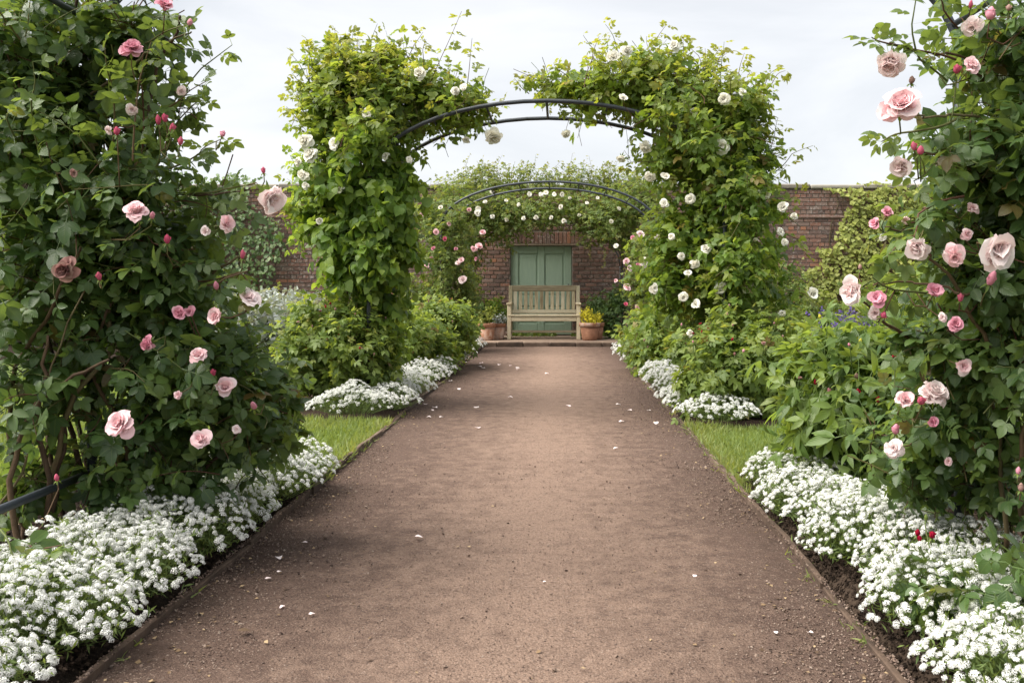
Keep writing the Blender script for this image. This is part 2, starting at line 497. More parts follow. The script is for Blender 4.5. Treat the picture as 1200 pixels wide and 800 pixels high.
L_IVY = leaf_mat('leaf_ivy', (0.150, 0.185, 0.040), (0.235, 0.270, 0.062), (0.34, 0.36, 0.095), (0.34, 0.36, 0.10), 0.25, 0.45, 0.35)
L_DARK = leaf_mat('leaf_evergreen', (0.039, 0.086, 0.026), (0.068, 0.130, 0.036), (0.117, 0.182, 0.050), (0.14, 0.18, 0.05), 0.25, 0.42, 0.4)
L_SILVER = leaf_mat('leaf_silver', (0.25, 0.275, 0.29), (0.34, 0.365, 0.385), (0.45, 0.47, 0.48), (0.45, 0.46, 0.46), 0.15, 0.8, 0.1)
L_GOLD = leaf_mat('leaf_gold', (0.40, 0.38, 0.03), (0.60, 0.55, 0.045), (0.72, 0.65, 0.08), (0.7, 0.64, 0.1), 0.3, 0.5, 0.3)
L_ALY = leaf_mat('leaf_alyssum', (0.058, 0.098, 0.030), (0.111, 0.163, 0.048), (0.169, 0.221, 0.066), (0.2, 0.22, 0.07), 0.3, 0.55, 0.25)
L_GRASS = leaf_mat('grass_blade', (0.098, 0.150, 0.036), (0.145, 0.205, 0.052), (0.215, 0.265, 0.082), (0.32, 0.29, 0.14), 0.35, 0.5, 0.3)
F_PALE = petal_mat('petal_pale_pink', (0.94, 0.79, 0.80), (0.92, 0.57, 0.61), 0.27)
F_BLUSH = petal_mat('petal_blush', (0.95, 0.88, 0.87), (0.94, 0.74, 0.74), 0.27)
F_PINK = petal_mat('petal_pink', (0.84, 0.50, 0.58), (0.74, 0.29, 0.40))
F_DEEP = petal_mat('petal_deep_pink', (0.74, 0.22, 0.32), (0.58, 0.08, 0.17))
F_RED = petal_mat('petal_crimson', (0.42, 0.012, 0.05), (0.26, 0.004, 0.02))
F_WHITE = petal_mat('petal_cream_white', (0.93, 0.92, 0.88), (0.90, 0.86, 0.75), 0.28)
F_ALY = petal_mat('petal_alyssum', (0.82, 0.82, 0.80), (0.72, 0.73, 0.69), 0.25)
F_PURP = petal_mat('petal_purple', (0.20, 0.16, 0.38), (0.12, 0.08, 0.26))
F_DUSK = petal_mat('petal_faded', (0.50, 0.36, 0.30), (0.36, 0.16, 0.16))

# ------------------------------------------------------------------ leaf and petal templates (axis +Y, face +Z)
def leaflet(w=0.32, prof=((0.0, 0.0), (0.22, 0.8), (0.52, 1.0), (0.8, 0.62), (1.0, 0.0)), fold=0.25, curl=0.18, wave=0.0):
    V, uv, Fs = [], [], []
    rows = []
    for y, k in prof:
        z = -curl * y * y
        if k == 0:
            rows.append([len(V)]); V.append((0, y, z)); uv.append((0.5, y))
        else:
            r = []
            for s in (-1, 0, 1):
                r.append(len(V)); V.append((s * w * k, y, z + fold * w * k * abs(s) + wave * math.sin(7 * y + 2 * s) * abs(s)))
                uv.append((0.5 + 0.5 * s * k, y))
            rows.append(r)
    for a, b in zip(rows, rows[1:]):
        if len(a) == 1:
            Fs += [(a[0], b[1], b[0]), (a[0], b[2], b[1])]
        elif len(b) == 1:
            Fs += [(a[0], a[1], b[0]), (a[1], a[2], b[0])]
        else:
            Fs += [(a[0], a[1], b[1], b[0]), (a[1], a[2], b[2], b[1])]
    return np.array(V, float), Fs, np.array(uv, float)

def compound(parts, lf, rachis=None):
    """parts: (y along rachis, angle, scale, roll)"""
    V, Fs, uv = [], [], []
    n = 0
    if rachis:
        w = 0.012
        V.append(np.array([(-w, 0, 0), (w, 0, 0), (w, rachis, -0.03), (-w, rachis, -0.03)])); Fs.append((0, 1, 2, 3)); uv.append(np.full((4, 2), 0.5)); n = 4
    for y, ang, s, roll in parts:
        a, r = R(ang), R(roll)
        lv = lf[0] * s
        x, yy, z = lv[:, 0], lv[:, 1], lv[:, 2]
        x, z = x * math.cos(r) + z * math.sin(r), -x * math.sin(r) + z * math.cos(r)
        X = x * math.cos(a) + yy * math.sin(a); Y = -x * math.sin(a) + yy * math.cos(a)
        V.append(np.stack([X, Y + y, z - 0.04 * y], 1)); uv.append(lf[2])
        Fs += [tuple(i + n for i in f) for f in lf[1]]
        n += len(lv)
    return np.concatenate(V), Fs, np.concatenate(uv)

LF_FINE = leaflet(0.33, fold=0.22, curl=0.22, wave=0.012)
LF_FINE2 = leaflet(0.37, fold=0.10, curl=0.42, wave=0.02)
LF_FINE3 = leaflet(0.29, fold=0.42, curl=0.08, wave=0.015)
LF_MED2 = leaflet(0.30, prof=((0.0, 0.0), (0.4, 1.0), (0.75, 0.65), (1.0, 0.0)), fold=0.45, curl=0.4)
LF_MED = leaflet(0.34, prof=((0.0, 0.0), (0.35, 1.0), (0.72, 0.75), (1.0, 0.0)), fold=0.25, curl=0.2)
T_ROSE = [compound([(0.56, 4, 0.52, 5), (0.50, 62, 0.45, 12), (0.48, -58, 0.45, -14), (0.24, 70, 0.36, 10), (0.22, -72, 0.36, -8)], LF_FINE, 0.56),
          compound([(0.54, -6, 0.54, -8), (0.46, 56, 0.47, -10), (0.49, -64, 0.44, 10)], LF_FINE, 0.56),
          compound([(0.58, 10, 0.46, -12), (0.52, 70, 0.42, 20), (0.46, -50, 0.48, -22), (0.22, 60, 0.33, 18), (0.25, -80, 0.30, -18)], LF_FINE2, 0.58),
          compound([(0.52, -10, 0.55, 14), (0.50, 52, 0.40, 25), (0.44, -66, 0.46, -5), (0.20, 78, 0.30, 8)], LF_FINE3, 0.54)]
T_ROSEM = [compound([(0.56, 4, 0.52, 5), (0.50, 62, 0.46, 12), (0.48, -58, 0.46, -14), (0.24, 70, 0.38, 10), (0.22, -72, 0.38, -8)], LF_MED, None),
           compound([(0.54, -6, 0.56, -8), (0.46, 56, 0.50, -10), (0.49, -64, 0.48, 10)], LF_MED, None),
           compound([(0.55, 8, 0.50, 16), (0.50, 66, 0.42, -22), (0.46, -52, 0.46, -20), (0.22, 74, 0.34, 16)], LF_MED2, None)]
LF_TINY = leaflet(0.36, prof=((0.0, 0.0), (0.5, 1.0), (1.0, 0.0)), fold=0.25, curl=0.15)
T_ROSES = [compound([(0.50, 0, 0.52, 5), (0.42, 60, 0.48, 12), (0.40, -60, 0.48, -14), (0.15, 75, 0.4, 0)], LF_TINY, None)]
LF_HEART = leaflet(0.46, prof=((0.0, 0.0), (0.12, 0.85), (0.38, 1.0), (0.72, 0.6), (1.0, 0.0)), fold=0.18, curl=0.28)
T_HEART = [LF_HEART, compound([(0.30, 0, 0.72, 0), (0.22, 70, 0.5, 8), (0.22, -70, 0.5, -8)], LF_HEART, 0.3)]
LF_LONG = leaflet(0.20, prof=((0.0, 0.0), (0.25, 0.8), (0.5, 1.0), (0.78, 0.6), (1.0, 0.0)), fold=0.3, curl=0.35)
T_PEONY = [compound([(0.34, 0, 0.66, 4), (0.30, 48, 0.58, 14), (0.30, -46, 0.58, -12)], LF_LONG, 0.34),
           compound([(0.30, 5, 0.70, -6), (0.26, 40, 0.6, 10)], LF_LONG, 0.3)]
LF_OV = leaflet(0.27, prof=((0.0, 0.0), (0.3, 0.95), (0.62, 0.9), (1.0, 0.0)), fold=0.28, curl=0.25)
T_SHRUB = [compound([(0.40, 0, 0.60, 4), (0.36, 58, 0.50, 12), (0.36, -60, 0.50, -12)], LF_OV, 0.4), compound([(0.42, -8, 0.58, 0), (0.38, 55, 0.5, -10), (0.36, -55, 0.5, 8), (0.16, 70, 0.4, 0), (0.16, -70, 0.4, 0)], LF_OV, None)]
T_OVAL = [leaflet(0.38, prof=((0.0, 0.0), (0.45, 1.0), (1.0, 0.0)), fold=0.2, curl=0.12)]
T_IVY = [leaflet(0.52, prof=((0.0, 0.0), (0.25, 1.0), (0.6, 0.6), (1.0, 0.0)), fold=0.12, curl=0.1)]
T_BLADE = [leaflet(0.05, prof=((0.0, 0.0), (0.1, 1.0), (0.55, 0.8), (1.0, 0.0)), fold=0.0, curl=0.35)]

def basis(axis, normal, scale):
    a = unit(axis)
    x = unit(np.cross(a, normal))
    n = np.cross(x, a)
    s = np.broadcast_to(np.asarray(scale, float), (len(a),))
    return np.stack([x, a, n], 2) * s[:, None, None]

# ------------------------------------------------------------------ shoots: twigs with leaves along them
def grow(p0, d, length, K, droop=0.15, leaf_droop=0.35, face_up=0.9, outward=None, wiggle=0.05, t0=0.22):
    Nn = len(p0)
    d = unit(d)
    t = np.linspace(t0, 1.0, K)[None, :, None]
    L = np.asarray(length)[:, None, None]
    rv = unit(rng.normal(size=(Nn, 3)))
    g = np.array([0, 0, -1.0])
    crv = L * (t * t) * (g * droop) + L * wiggle * np.sin(t * 5 + rng.random((Nn, 1, 1)) * 6) * rv[:, None, :]
    pos = p0[:, None, :] + d[:, None, :] * L * t + crv
    tan = unit(d[:, None, :] + 2 * t * g * droop)
    ref = unit(np.cross(d, rv))
    ref2 = np.cross(d, ref)
    ph = np.arange(K)[None, :, None] * 2.4 + rng.random((Nn, 1, 1)) * 6.28
    perp = np.cos(ph) * ref[:, None, :] + np.sin(ph) * ref2[:, None, :]
    ax = 0.45 * tan + 0.85 * perp + g * (leaf_droop * (0.4 + rng.random((Nn, K, 1)))) + 0.22 * rng.normal(size=(Nn, K, 3))
    ax[:, -1] = tan[:, -1] + 0.3 * perp[:, -1] + g * 0.3 * leaf_droop
    nm = np.array([0, 0, 1.0]) * face_up + 0.42 * rng.normal(size=(Nn, K, 3)) + 0.25 * tan
    if outward is not None:
        nm = nm + outward[:, None, :] * 0.75
    tf = np.broadcast_to(t, (Nn, K, 1))[..., 0]
    tw = np.concatenate([p0[:, None, :], pos], 1)
    return pos.reshape(-1, 3), ax.reshape(-1, 3), nm.reshape(-1, 3), tf.ravel(), tw

def twigs(geo, tw, r0=0.0025, r1=0.0012, rnd=None):
    Nn, K, _ = tw.shape
    if Nn == 0:
        return
    tg = unit(np.gradient(tw, axis=1))
    ref = unit(rng.normal(size=(Nn, 1, 3)))
    u = unit(np.cross(tg, ref)); v = np.cross(tg, u)
    rad = np.linspace(r0, r1, K)[None, :, None]
    V = np.stack([tw + rad * (math.cos(a) * u + math.sin(a) * v) for a in (0, 2.094, 4.189)], 2)   # N,K,3,3
    base = np.arange(Nn)[:, None, None, None] * K * 3
    Fs = []
    for i in range(K - 1):
        for j in range(3):
            k = (j + 1) % 3
            Fs.append((i * 3 + j, i * 3 + k, i * 3 + 3 + k, i * 3 + 3 + j))
    Fs = np.array(Fs)
    L = (np.arange(Nn)[:, None, None] * K * 3 + Fs[None]).ravel()
    geo.add(V.reshape(-1, 3), L, np.full(Nn * len(Fs), 4), np.repeat(rng.random(Nn), K * 3))

def B(px, py, Y, rx, ry, depth, w=1.0):
    """foliage lobe: centre by photo pixel and distance, half sizes in pixels at that distance, half depth in metres, density"""
    c = P(px, py, Y)
    return (c, np.array([rx / F * Y, depth, ry / F * Y]), w)

def seeds(lobes, n, lo=0.45):
    wt = np.array([(r[0] * r[1] * r[2]) ** 0.72 * w for c, r, w in lobes])
    cnt = rng.multinomial(n, wt / wt.sum())
    ps, outs = [], []
    for (c, r, w), k in zip(lobes, cnt):
        u = unit(rng.normal(size=(k, 3)))
        rad = lo + (1.04 - lo) * rng.random(k) ** 0.6
        # uneven outline: lobes bulge and dip
        bump = 0.94 + 0.24 * np.sin(u[:, 0] * 5 + c[0] * 9) * np.cos(u[:, 2] * 6 + c[2] * 7) + 0.11 * rng.normal(size=k)
        ps.append(c + u * r * (rad * bump)[:, None]); outs.append(unit(u / r))
    return np.concatenate(ps), np.concatenate(outs)

def pick_near(pos, n, size, minpx=8.0, cell=9):
    """the n leaves that show largest: nearest of each small patch of the view"""
    px = CX + F * pos[:, 0] / pos[:, 1]; py = CY + F * (H - pos[:, 2]) / pos[:, 1]
    ok = (px > -10) & (px < 1210) & (py > -10) & (py < 810) & (size * F / pos[:, 1] > minpx)
    idx = np.where(ok)[0]
    if n <= 0 or len(idx) == 0:
        return np.zeros(0, int)
    order = idx[np.argsort(pos[idx, 1])]
    key = (px[order] // cell).astype(int) * 4096 + (py[order] // cell).astype(int)
    _, first = np.unique(key, return_index=True)
    cand = order[np.sort(first)]
    if len(cand) > n:
        cand = rng.choice(cand, n, replace=False)
    return cand

def put_leaves(root, tps, pos, ax, nm, size, young, mat, n_obj, name='leaf', minpx=8.0, tps_far=None):
    """single leaves as parts (shared meshes), the rest as one mass of foliage"""
    size = np.broadcast_to(size, (len(pos),)).copy()
    M = basis(ax, nm, size)
    pick = pick_near(pos, n_obj, size, minpx)
    kinds = rng.integers(0, len(tps), len(pos))
    if len(pick):
        protos = {}
        for i in pick:
            yb = 0 if young[i] < 0.25 else (1 if young[i] < 0.6 else 2)
            key = (kinds[i], yb)
            if key not in protos:
                g = Geo(); V, Fs, uv = tps[kinds[i]]
                g.faces(V, Fs, rnd=0.0, young=(0.08, 0.42, 0.8)[yb], uv=uv)
                protos[key] = g.mesh(name, mat)
            m4 = Matrix([[*M[i][0], pos[i][0]], [*M[i][1], pos[i][1]], [*M[i][2], pos[i][2]], [0, 0, 0, 1]])
            link(name, protos[key], root, m4)
    rest = np.ones(len(pos), bool); rest[pick] = False
    g = Geo()
    tf = tps_far or tps
    for k in range(len(tf)):
        s = rest & (kinds % len(tf) == k)
        g.stamp(tf[k], M[s], pos[s], None, young[s])
    return g.build('foliage', mat, root, 'stuff')

def cane(root, pts, r0, r1, mat=None, name='cane', sides=6):
    pts = np.asarray(pts, float)
    # smooth the polyline (Catmull-Rom) so that canes bow naturally
    out = []
    q = np.concatenate([[2 * pts[0] - pts[1]], pts, [2 * pts[-1] - pts[-2]]])
    for i in range(1, len(q) - 2):
        for t in np.linspace(0, 1, 5, endpoint=False):
            out.append(0.5 * ((2 * q[i]) + (-q[i - 1] + q[i + 1]) * t + (2 * q[i - 1] - 5 * q[i] + 4 * q[i + 1] - q[i + 2]) * t * t + (-q[i - 1] + 3 * q[i] - 3 * q[i + 1] + q[i + 2]) * t ** 3))
    out.append(pts[-1])
    out = np.array(out)
    out += 0.006 * rng.normal(size=out.shape) * np.array([1, 1, 0.3])
    g = Geo(); g.tube(out, np.linspace(r0, r1, len(out)), sides, rnd=rng.random())
    return g.build(name, mat or M_CANE, root)

# ------------------------------------------------------------------ rose blooms
def petal_tp(w=0.55, cup=0.35, roll=0.25, n=4, wave=0.03, seed=0):
    V, uv, Fs = [], [], []
    for i in range(n + 1):
        t = i / n
        hw = w * (0.22 + 0.78 * math.sin(min(1.0, t * 1.25) * math.pi / 2)) * (1.0 if t < 0.75 else 1 - 1.7 * (t - 0.75) ** 1.5)
        for j in range(n + 1):
            s = (j / n - 0.5) * 2
            y = t * (1 - 0.20 * s * s * t) - 0.06 * max(0, 1 - abs(s) * 2.5) * max(0, t - 0.75) * 4
            z = cup * (s * s) * hw * 0.9 + cup * math.sin(t * math.pi * 0.75) * 0.35 - roll * max(0, t - 0.6) ** 2 * 2.2
            z += wave * t * t * (math.sin(6 * s + 3 * t + seed) + 0.7 * math.sin(11 * s + seed * 2.3))
            V.append((s * hw, y, z)); uv.append((0.5, t))
    for i in range(n):
        for j in range(n):
            a = i * (n + 1) + j
            Fs.append((a, a + 1, a + n + 2, a + n + 1))
    return np.array(V), Fs, np.array(uv)
PT_OPEN = [petal_tp(0.50, 0.46, 0.42, 5, 0.07, k) for k in range(3)]
PT_CUP = [petal_tp(0.50, 0.8, 0.02, 4, 0.05, k + 5) for k in range(4)]
PT_LOW = petal_tp(0.55, 0.5, 0.2, 2)

def ring(n, tilt, size, lift, rad, ph, jit=8, r=random):
    """petal transforms round +Z; tilt 0 = upright, 90 = flat"""
    out = []
    for k in range(n):
        a = ph + 2 * math.pi * k / n + R(r.uniform(-jit, jit))
        tl = R(tilt + r.uniform(-jit, jit))
        outv = np.array([math.cos(a), math.sin(a), 0])
        axis = outv * math.sin(tl) + np.array([0, 0, math.cos(tl)])
        nrm = -outv * math.cos(tl) + np.array([0, 0, math.sin(tl)])
        s = size * r.uniform(0.74, 1.16)
        loc = outv * rad + np.array([0, 0, lift])
        out.append((basis(axis[None], nrm[None], s)[0], loc))
    return out

def sepal_geo(g, mat, s=1.0):
    for k in range(5):
        a = 2 * math.pi * k / 5
        o = np.array([math.cos(a), math.sin(a), 0])
        ax = o * 0.9 + np.array([0, 0, -0.35])
        g.stamp(LF_LONG, basis(ax[None], np.array([[0, 0, 1.0]]), 0.34 * s), [o * 0.04], rnd=0.5, mat=mat)
    g.lathe([(0.03, -0.16), (0.085, -0.10), (0.09, -0.03), (0.05, 0.02)], (0, 0, 0), 7, rnd=0.4, mat=mat)

BLOOM = {}
def bloom_protos(kind, var=0):
    """kind: full, cup, flat -> (inner petals, outer petals)"""
    r = random.Random({'full': 30, 'cup': 80, 'flat': 50}[kind] + var)
    if kind == 'full':
        inner = ring(7, 36, 0.44, 0.02, 0.08, 0.2, 20, r) + ring(8, 20, 0.40, 0.03, 0.13, 0.7, 24, r) + ring(8, 4, 0.38, 0.04, 0.14, 0.1, 28, r) + ring(7, -14, 0.36, 0.05, 0.11, 0.5, 28, r) + ring(6, -16, 0.40, 0.04, 0.06, 0.5, 26, r) + ring(5, 0, 0.40, 0.03, 0.02, 0.1, 26, r)
        outer = ring(8, 74, 0.50, -0.02, 0.05, 0.0, 18, r) + ring(8, 52, 0.48, 0.0, 0.07, 0.5, 18, r)
    elif kind == 'cup':
        inner = ring(6, 10, 0.50, 0.0, 0.10, 0.3, 12, r) + ring(6, -4, 0.46, 0.02, 0.12, 0.8, 16, r) + ring(5, -16, 0.42, 0.04, 0.09, 0.1, 18, r) + ring(4, -10, 0.40, 0.05, 0.03, 0.1, 18, r)
        outer = ring(6, 44, 0.58, -0.01, 0.04, 0.0, 18, r) + ring(7, 24, 0.56, 0.0, 0.09, 0.6, 14, r)
    else:
        inner = ring(6, 52, 0.32, 0.03, 0.04, 0.4, 20, r) + ring(6, 24, 0.27, 0.04, 0.06, 0.2, 22, r) + ring(4, 0, 0.22, 0.05, 0.03, 0.2, 22, r)
        outer = ring(7, 84, 0.52, -0.01, 0.03, 0.0, 20, r) + ring(7, 66, 0.46, 0.01, 0.05, 0.6, 20, r)
    return inner, outer

def bloom_mesh(kind, mat, low=False, with_outer=True, var=0):
    key = (kind, mat.name, low, with_outer, var)
    if key in BLOOM:
        return BLOOM[key]
    g = Geo()
    if kind == 'bud':
        prof = [(0.04, -0.02), (0.15, 0.06), (0.205, 0.20), (0.18, 0.36), (0.11, 0.50), (0.04, 0.58), (0.008, 0.60)]
        V, Fs = [], []
        sd = 10
        for i, (rr, z) in enumerate(prof):
            for j in range(sd):
                a = 2 * math.pi * j / sd + i * 0.22
                q = rr * (1 + 0.10 * math.sin(3 * a + i * 0.9 + var) + 0.05 * math.sin(5 * a - i))
                V.append((q * math.cos(a), q * math.sin(a), z))
        for i in range(len(prof) - 1):
            for j in range(sd):
                k = (j + 1) % sd
                Fs.append((i * sd + j, i * sd + k, (i + 1) * sd + k, (i + 1) * sd + j))
        uvb = np.array([(0.5, 0.35 + 0.5 * v[2]) for v in V])
        g.faces(np.array(V), Fs, rnd=0.2, uv=uvb)
        for m, l in ring(3, 12, 0.46, 0.0, 0.12, 0.4 + var, 6, random.Random(var)):
            g.stamp(PT_CUP[var % 4], m[None], [l], rnd=0.1)
        sepal_geo(g, 1, 1.15)
    else:
        inner, outer = bloom_protos(kind, var)
        rr = random.Random(var + 3)
        for i, (m, l) in enumerate(inner + (outer if with_outer else [])):
            tp = PT_LOW if low else (PT_CUP[i % 4] if i < len(inner) else PT_OPEN[i % 3])
            uv2 = tp[2].copy()
            uv2[:, 1] = uv2[:, 1] * (0.62 if i < len(inner) else 0.6) + (0.0 if i < len(inner) else 0.4)
            g.stamp((tp[0], tp[1], uv2), m[None], [l], rnd=rr.random() * 0.5, mat=0)
        if not low:
            sepal_geo(g, 1, 1.0)
    BLOOM[key] = g.mesh('bloom', [mat, L_SHRUB])
    return BLOOM[key]

PETALM = {}
def petal_mesh(mat, k):
    if (mat.name, k) not in PETALM:
        g = Geo(); uv2 = PT_OPEN[k][2].copy(); uv2[:, 1] = uv2[:, 1] * 0.6 + 0.4
        g.faces(PT_OPEN[k][0], PT_OPEN[k][1], uv=uv2); PETALM[(mat.name, k)] = g.mesh('petal', mat)
    return PETALM[(mat.name, k)]

def bloom(root, pos, diam, kind, mat, face=None, near=False, low=False, stem_geo=None, anchors=None):
    """one rose on its stalk; near blooms carry their outer petals as sub-parts"""
    if face is None:
        face = np.array([random.uniform(-0.6, 0.6), -1.0, random.uniform(-0.15, 0.7)])
    f = unit(face)
    side = unit(np.cross(f, rng.normal(size=3)))
    up = np.cross(f, side)
    s = diam * {'full': 1.0, 'flat': 1.0, 'cup': 1.2, 'bud': 1.65}[kind]
    sq = (random.uniform(0.82, 1.1), random.uniform(0.82, 1.1), random.uniform(0.85, 1.25))
    M4 = Matrix([[*(np.array([side[i] * sq[0], up[i] * sq[1], f[i] * sq[2]]) * s), pos[i]] for i in range(3)] + [[0, 0, 0, 1]])
    var = random.randrange(6)
    o = link('bud' if kind == 'bud' else 'bloom', bloom_mesh(kind, mat, low, not near, var), root, M4)
    if near and kind != 'bud':
        for k, (m, l) in enumerate(bloom_protos(kind, var)[1]):
            m4 = Matrix([[*m[0], l[0]], [*m[1], l[1]], [*m[2], l[2]], [0, 0, 0, 1]])
            link('petal', petal_mesh(mat, k % 3), o, M4 @ m4)
    if stem_geo is not None and anchors is not None and len(anchors):
        # the stalk runs back to the nearest shoot of the plant
        a = pos - f * s * 0.14
        b = a - f * min(0.05, diam)
        dist = np.linalg.norm(anchors - b, axis=1) + 0.6 * np.maximum(0, (anchors - b) @ f) + 0.3 * np.maximum(0, anchors[:, 2] - b[2])
        dist[np.linalg.norm(anchors - b, axis=1) < 0.05] = 9
        c = anchors[np.argmin(dist)]
        m = (b + c) / 2 - f * 0.015 + np.array([0, 0, -0.01])
        stem_geo.tube([a, (a + b) / 2, b, m, c], [0.0016, 0.0018, 0.002, 0.002, 0.0022], 4, rnd=random.random())
    return o

def rose_plant(name, label, cat, base, lobes, n_shoots, size, mat, tps, tps_far=None, n_obj=300, shoot=(0.16, 0.34), K=6, canes=(), blooms=(), sprays=(), group=None,
               young_tip=0.6, droop=0.18, leaf_droop=0.4, face_up=0.8, lo=0.4, minpx=8.0, cane_r=(0.011, 0.005), twig_mat=None, upness=0.45, young_top=None, twig_r=0.0026, wild=0):
    root = thing(name, label, cat, base, group)
    p, outw = seeds(lobes, n_shoots, lo)
    n = len(p)
    d = unit(outw * 0.75 + np.array([0, 0, upness]) + 0.45 * rng.normal(size=(n, 3)))
    ln = rng.uniform(*shoot, n)
    p0 = p - d * ln[:, None] * 0.75
    keep = p0[:, 2] > 0.03
    p0, d, ln, outw = p0[keep], d[keep], ln[keep], outw[keep]
    pos, ax, nm, tf, tw = grow(p0, d, ln, K, droop, leaf_droop, face_up, outw)
    yng = np.clip((tf - 0.72) / 0.28, 0, 1) * young_tip * np.repeat(rng.random(len(p0)) ** 1.5, K)
    if young_top is not None:
        yng = np.clip(yng + np.clip((pos[:, 2] - young_top) / 0.35, 0, 1) * 0.35 * rng.random(len(yng)), 0, 1)
    sz = size * rng.uniform(0.7, 1.2, len(pos)) * np.where(tf > 0.9, 0.72, 1.0)
    tg = Geo()
    twigs(tg, tw, twig_r, twig_r * 0.5)
    sprays = list(sprays)
    if wild:
        q, o = seeds(lobes, wild * 5, 0.98)
        for i in np.where(o[:, 2] > -0.1)[0][:wild]:
            dv = unit(o[i] * 0.6 + np.array([0, 0, 0.7]) + 0.4 * rng.normal(size=3)); le = rng.uniform(0.2, 0.45)
            a_ = q[i] - dv * 0.12
            sprays.append(([a_, a_ + dv * le * 0.6, a_ + dv * le + np.array([rng.normal() * 0.05, 0, -0.03])], 6, size * rng.uniform(0.75, 1.0)))
    # long loose sprays drawn one by one
    for pts, nl, s in sprays:
        pts = np.asarray(pts, float)
        tt = np.linspace(0, 1, max(6, int(nl * 1.6)))
        seg = np.linspace(0, 1, len(pts))
        cur = np.stack([np.interp(tt, seg, pts[:, i]) for i in range(3)], 1)
        cur += 0.012 * np.sin(tt * 7)[:, None] * unit(rng.normal(size=3))
        tg.tube(cur, np.linspace(0.004, 0.0015, len(cur)), 4, rnd=random.random(), cap=False)
        tn = unit(np.gradient(cur, axis=0))
        k = len(cur)
        pr = unit(np.cross(tn, rng.normal(size=(k, 3))))
        a_ = 0.5 * tn + 0.9 * pr + np.array([0, 0, -0.35])
        pos = np.concatenate([pos, cur[1:]]); ax = np.concatenate([ax, a_[1:]])
        nm = np.concatenate([nm, np.array([0, 0, 1.0]) + 0.5 * rng.normal(size=(k - 1, 3))])
        tf = np.concatenate([tf, tt[1:]])
        yng = np.concatenate([yng, np.clip(tt[1:] * young_tip * 1.1, 0, 1)])
        sz = np.concatenate([sz, s * np.linspace(1.05, 0.75, k - 1) * rng.uniform(0.8, 1.15, k - 1)])
    ok = pos[:, 2] > 0.05
    put_leaves(root, tps, pos[ok], ax[ok], nm[ok], sz[ok], yng[ok], mat, n_obj, minpx=minpx, tps_far=tps_far)
    for c in canes:
        thin = 1.0 if np.asarray(c[0])[2] < 0.2 else 0.45
        cane(root, c, cane_r[0] * thin, cane_r[1] * max(thin, 0.6))
    anch = tw[:, 2:].reshape(-1, 3) if not len(sprays) else np.concatenate([tw[:, 2:].reshape(-1, 3), pos[len(tw) * K:]])
    for b in blooms:
        bloom(root, stem_geo=tg, anchors=anch, **b)
    tg.build('twigs', twig_mat or M_TWIG, root, 'stuff')
    return root

# ------------------------------------------------------------------ the setting
XL, XR, XC = -1.235, 0.905, -0.165      # path edges and middle
WALL_Y = 18.2

def sheet(name, x0, x1, y0, y1, z, mat, res=None, amp=0.0, seed=1, freq=3.0, parent=None):
    nx, ny = (2, 2) if res is None else (max(2, int((x1 - x0) / res) + 1), max(2, int((y1 - y0) / res) + 1))
    X, Y = np.meshgrid(np.linspace(x0, x1, nx), np.linspace(y0, y1, ny))
    Z = np.full(X.shape, float(z))
    if amp:
        Z = Z + amp * (vnoise(X * freq, Y * freq, seed) - 0.5) + amp * 0.6 * (vnoise(X * freq * 3.3, Y * freq * 3.3, seed + 1) - 0.5) + amp * 0.35 * (vnoise(X * freq * 9, Y * freq * 9, seed + 2) - 0.5)
    if name == 'soil_bed':
        Z[0, :] = Z[-1, :] = -0.01; Z[:, 0] = Z[:, -1] = -0.01
    V = np.stack([X.ravel(), Y.ravel(), Z.ravel()], 1)
    I = np.arange(nx * ny).reshape(ny, nx)
    Q = np.stack([I[:-1, :-1], I[:-1, 1:], I[1:, 1:], I[1:, :-1]], -1).reshape(-1, 4)
    g = Geo(); g.add(V, Q.ravel(), np.full(len(Q), 4))
    o = g.build(name, mat, parent); o['kind'] = 'structure'
    return o

sheet('ground', -150, 150, -60, 240, -0.06, M_GROUND)
sheet('path', XL - 0.012, XR + 0.012, -3, 16.02, 0.0, M_PATH, 0.06, 0.012, 4, 1.3)
sheet('lawn', -16, XL - 0.022, -3, WALL_Y, -0.018, M_LAWN, 0.3, 0.006, 6)
sheet('lawn', XR + 0.022, 16, -3, WALL_Y, -0.018, M_LAWN, 0.3, 0.006, 7)
beds = [(-2.75, XL - 0.006, 0.5, 5.12), (XR + 0.006, 2.55, 0.5, 4.80), (-3.1, XL - 0.006, 7.30, 10.9), (XR + 0.006, 2.9, 7.0, 10.5),
        (-3.0, XL - 0.006, 11.9, 16.0), (XR + 0.006, 2.9, 11.5, 16.0), (-15, -1.45, 16.04, 18.2), (1.14, 15, 16.04, 18.2), (-9, -4.6, 13.2, 16.0), (4.2, 9, 12.6, 16.0)]
for i, (x0, x1, y0, y1) in enumerate(beds):
    sheet('soil_bed', x0, x1, y0, y1, 0.050, M_SOIL, 0.05 if y1 < 6 else 0.12, 0.04, 20 + i, 4.0)

# terrace in front of the wall, one step up from the path
terr = Geo(); terr.box((-1.44, 16.16, -0.02), (1.12, WALL_Y + 0.3, 0.066), bevel=0.004)
terrace = terr.build('terrace', M_TERR); terrace['kind'] = 'structure'
x = -1.44
while x < 1.08:
    w = min(0.43, 1.12 - x)
    g = Geo(); g.box((x + 0.005, 16.03, -0.02), (x + w - 0.005, 16.155, 0.07 + random.uniform(-0.004, 0.006)), bevel=0.012, rnd=random.random())
    g.build('kerb_stone', M_EDGE, terrace, smooth=False); x += w

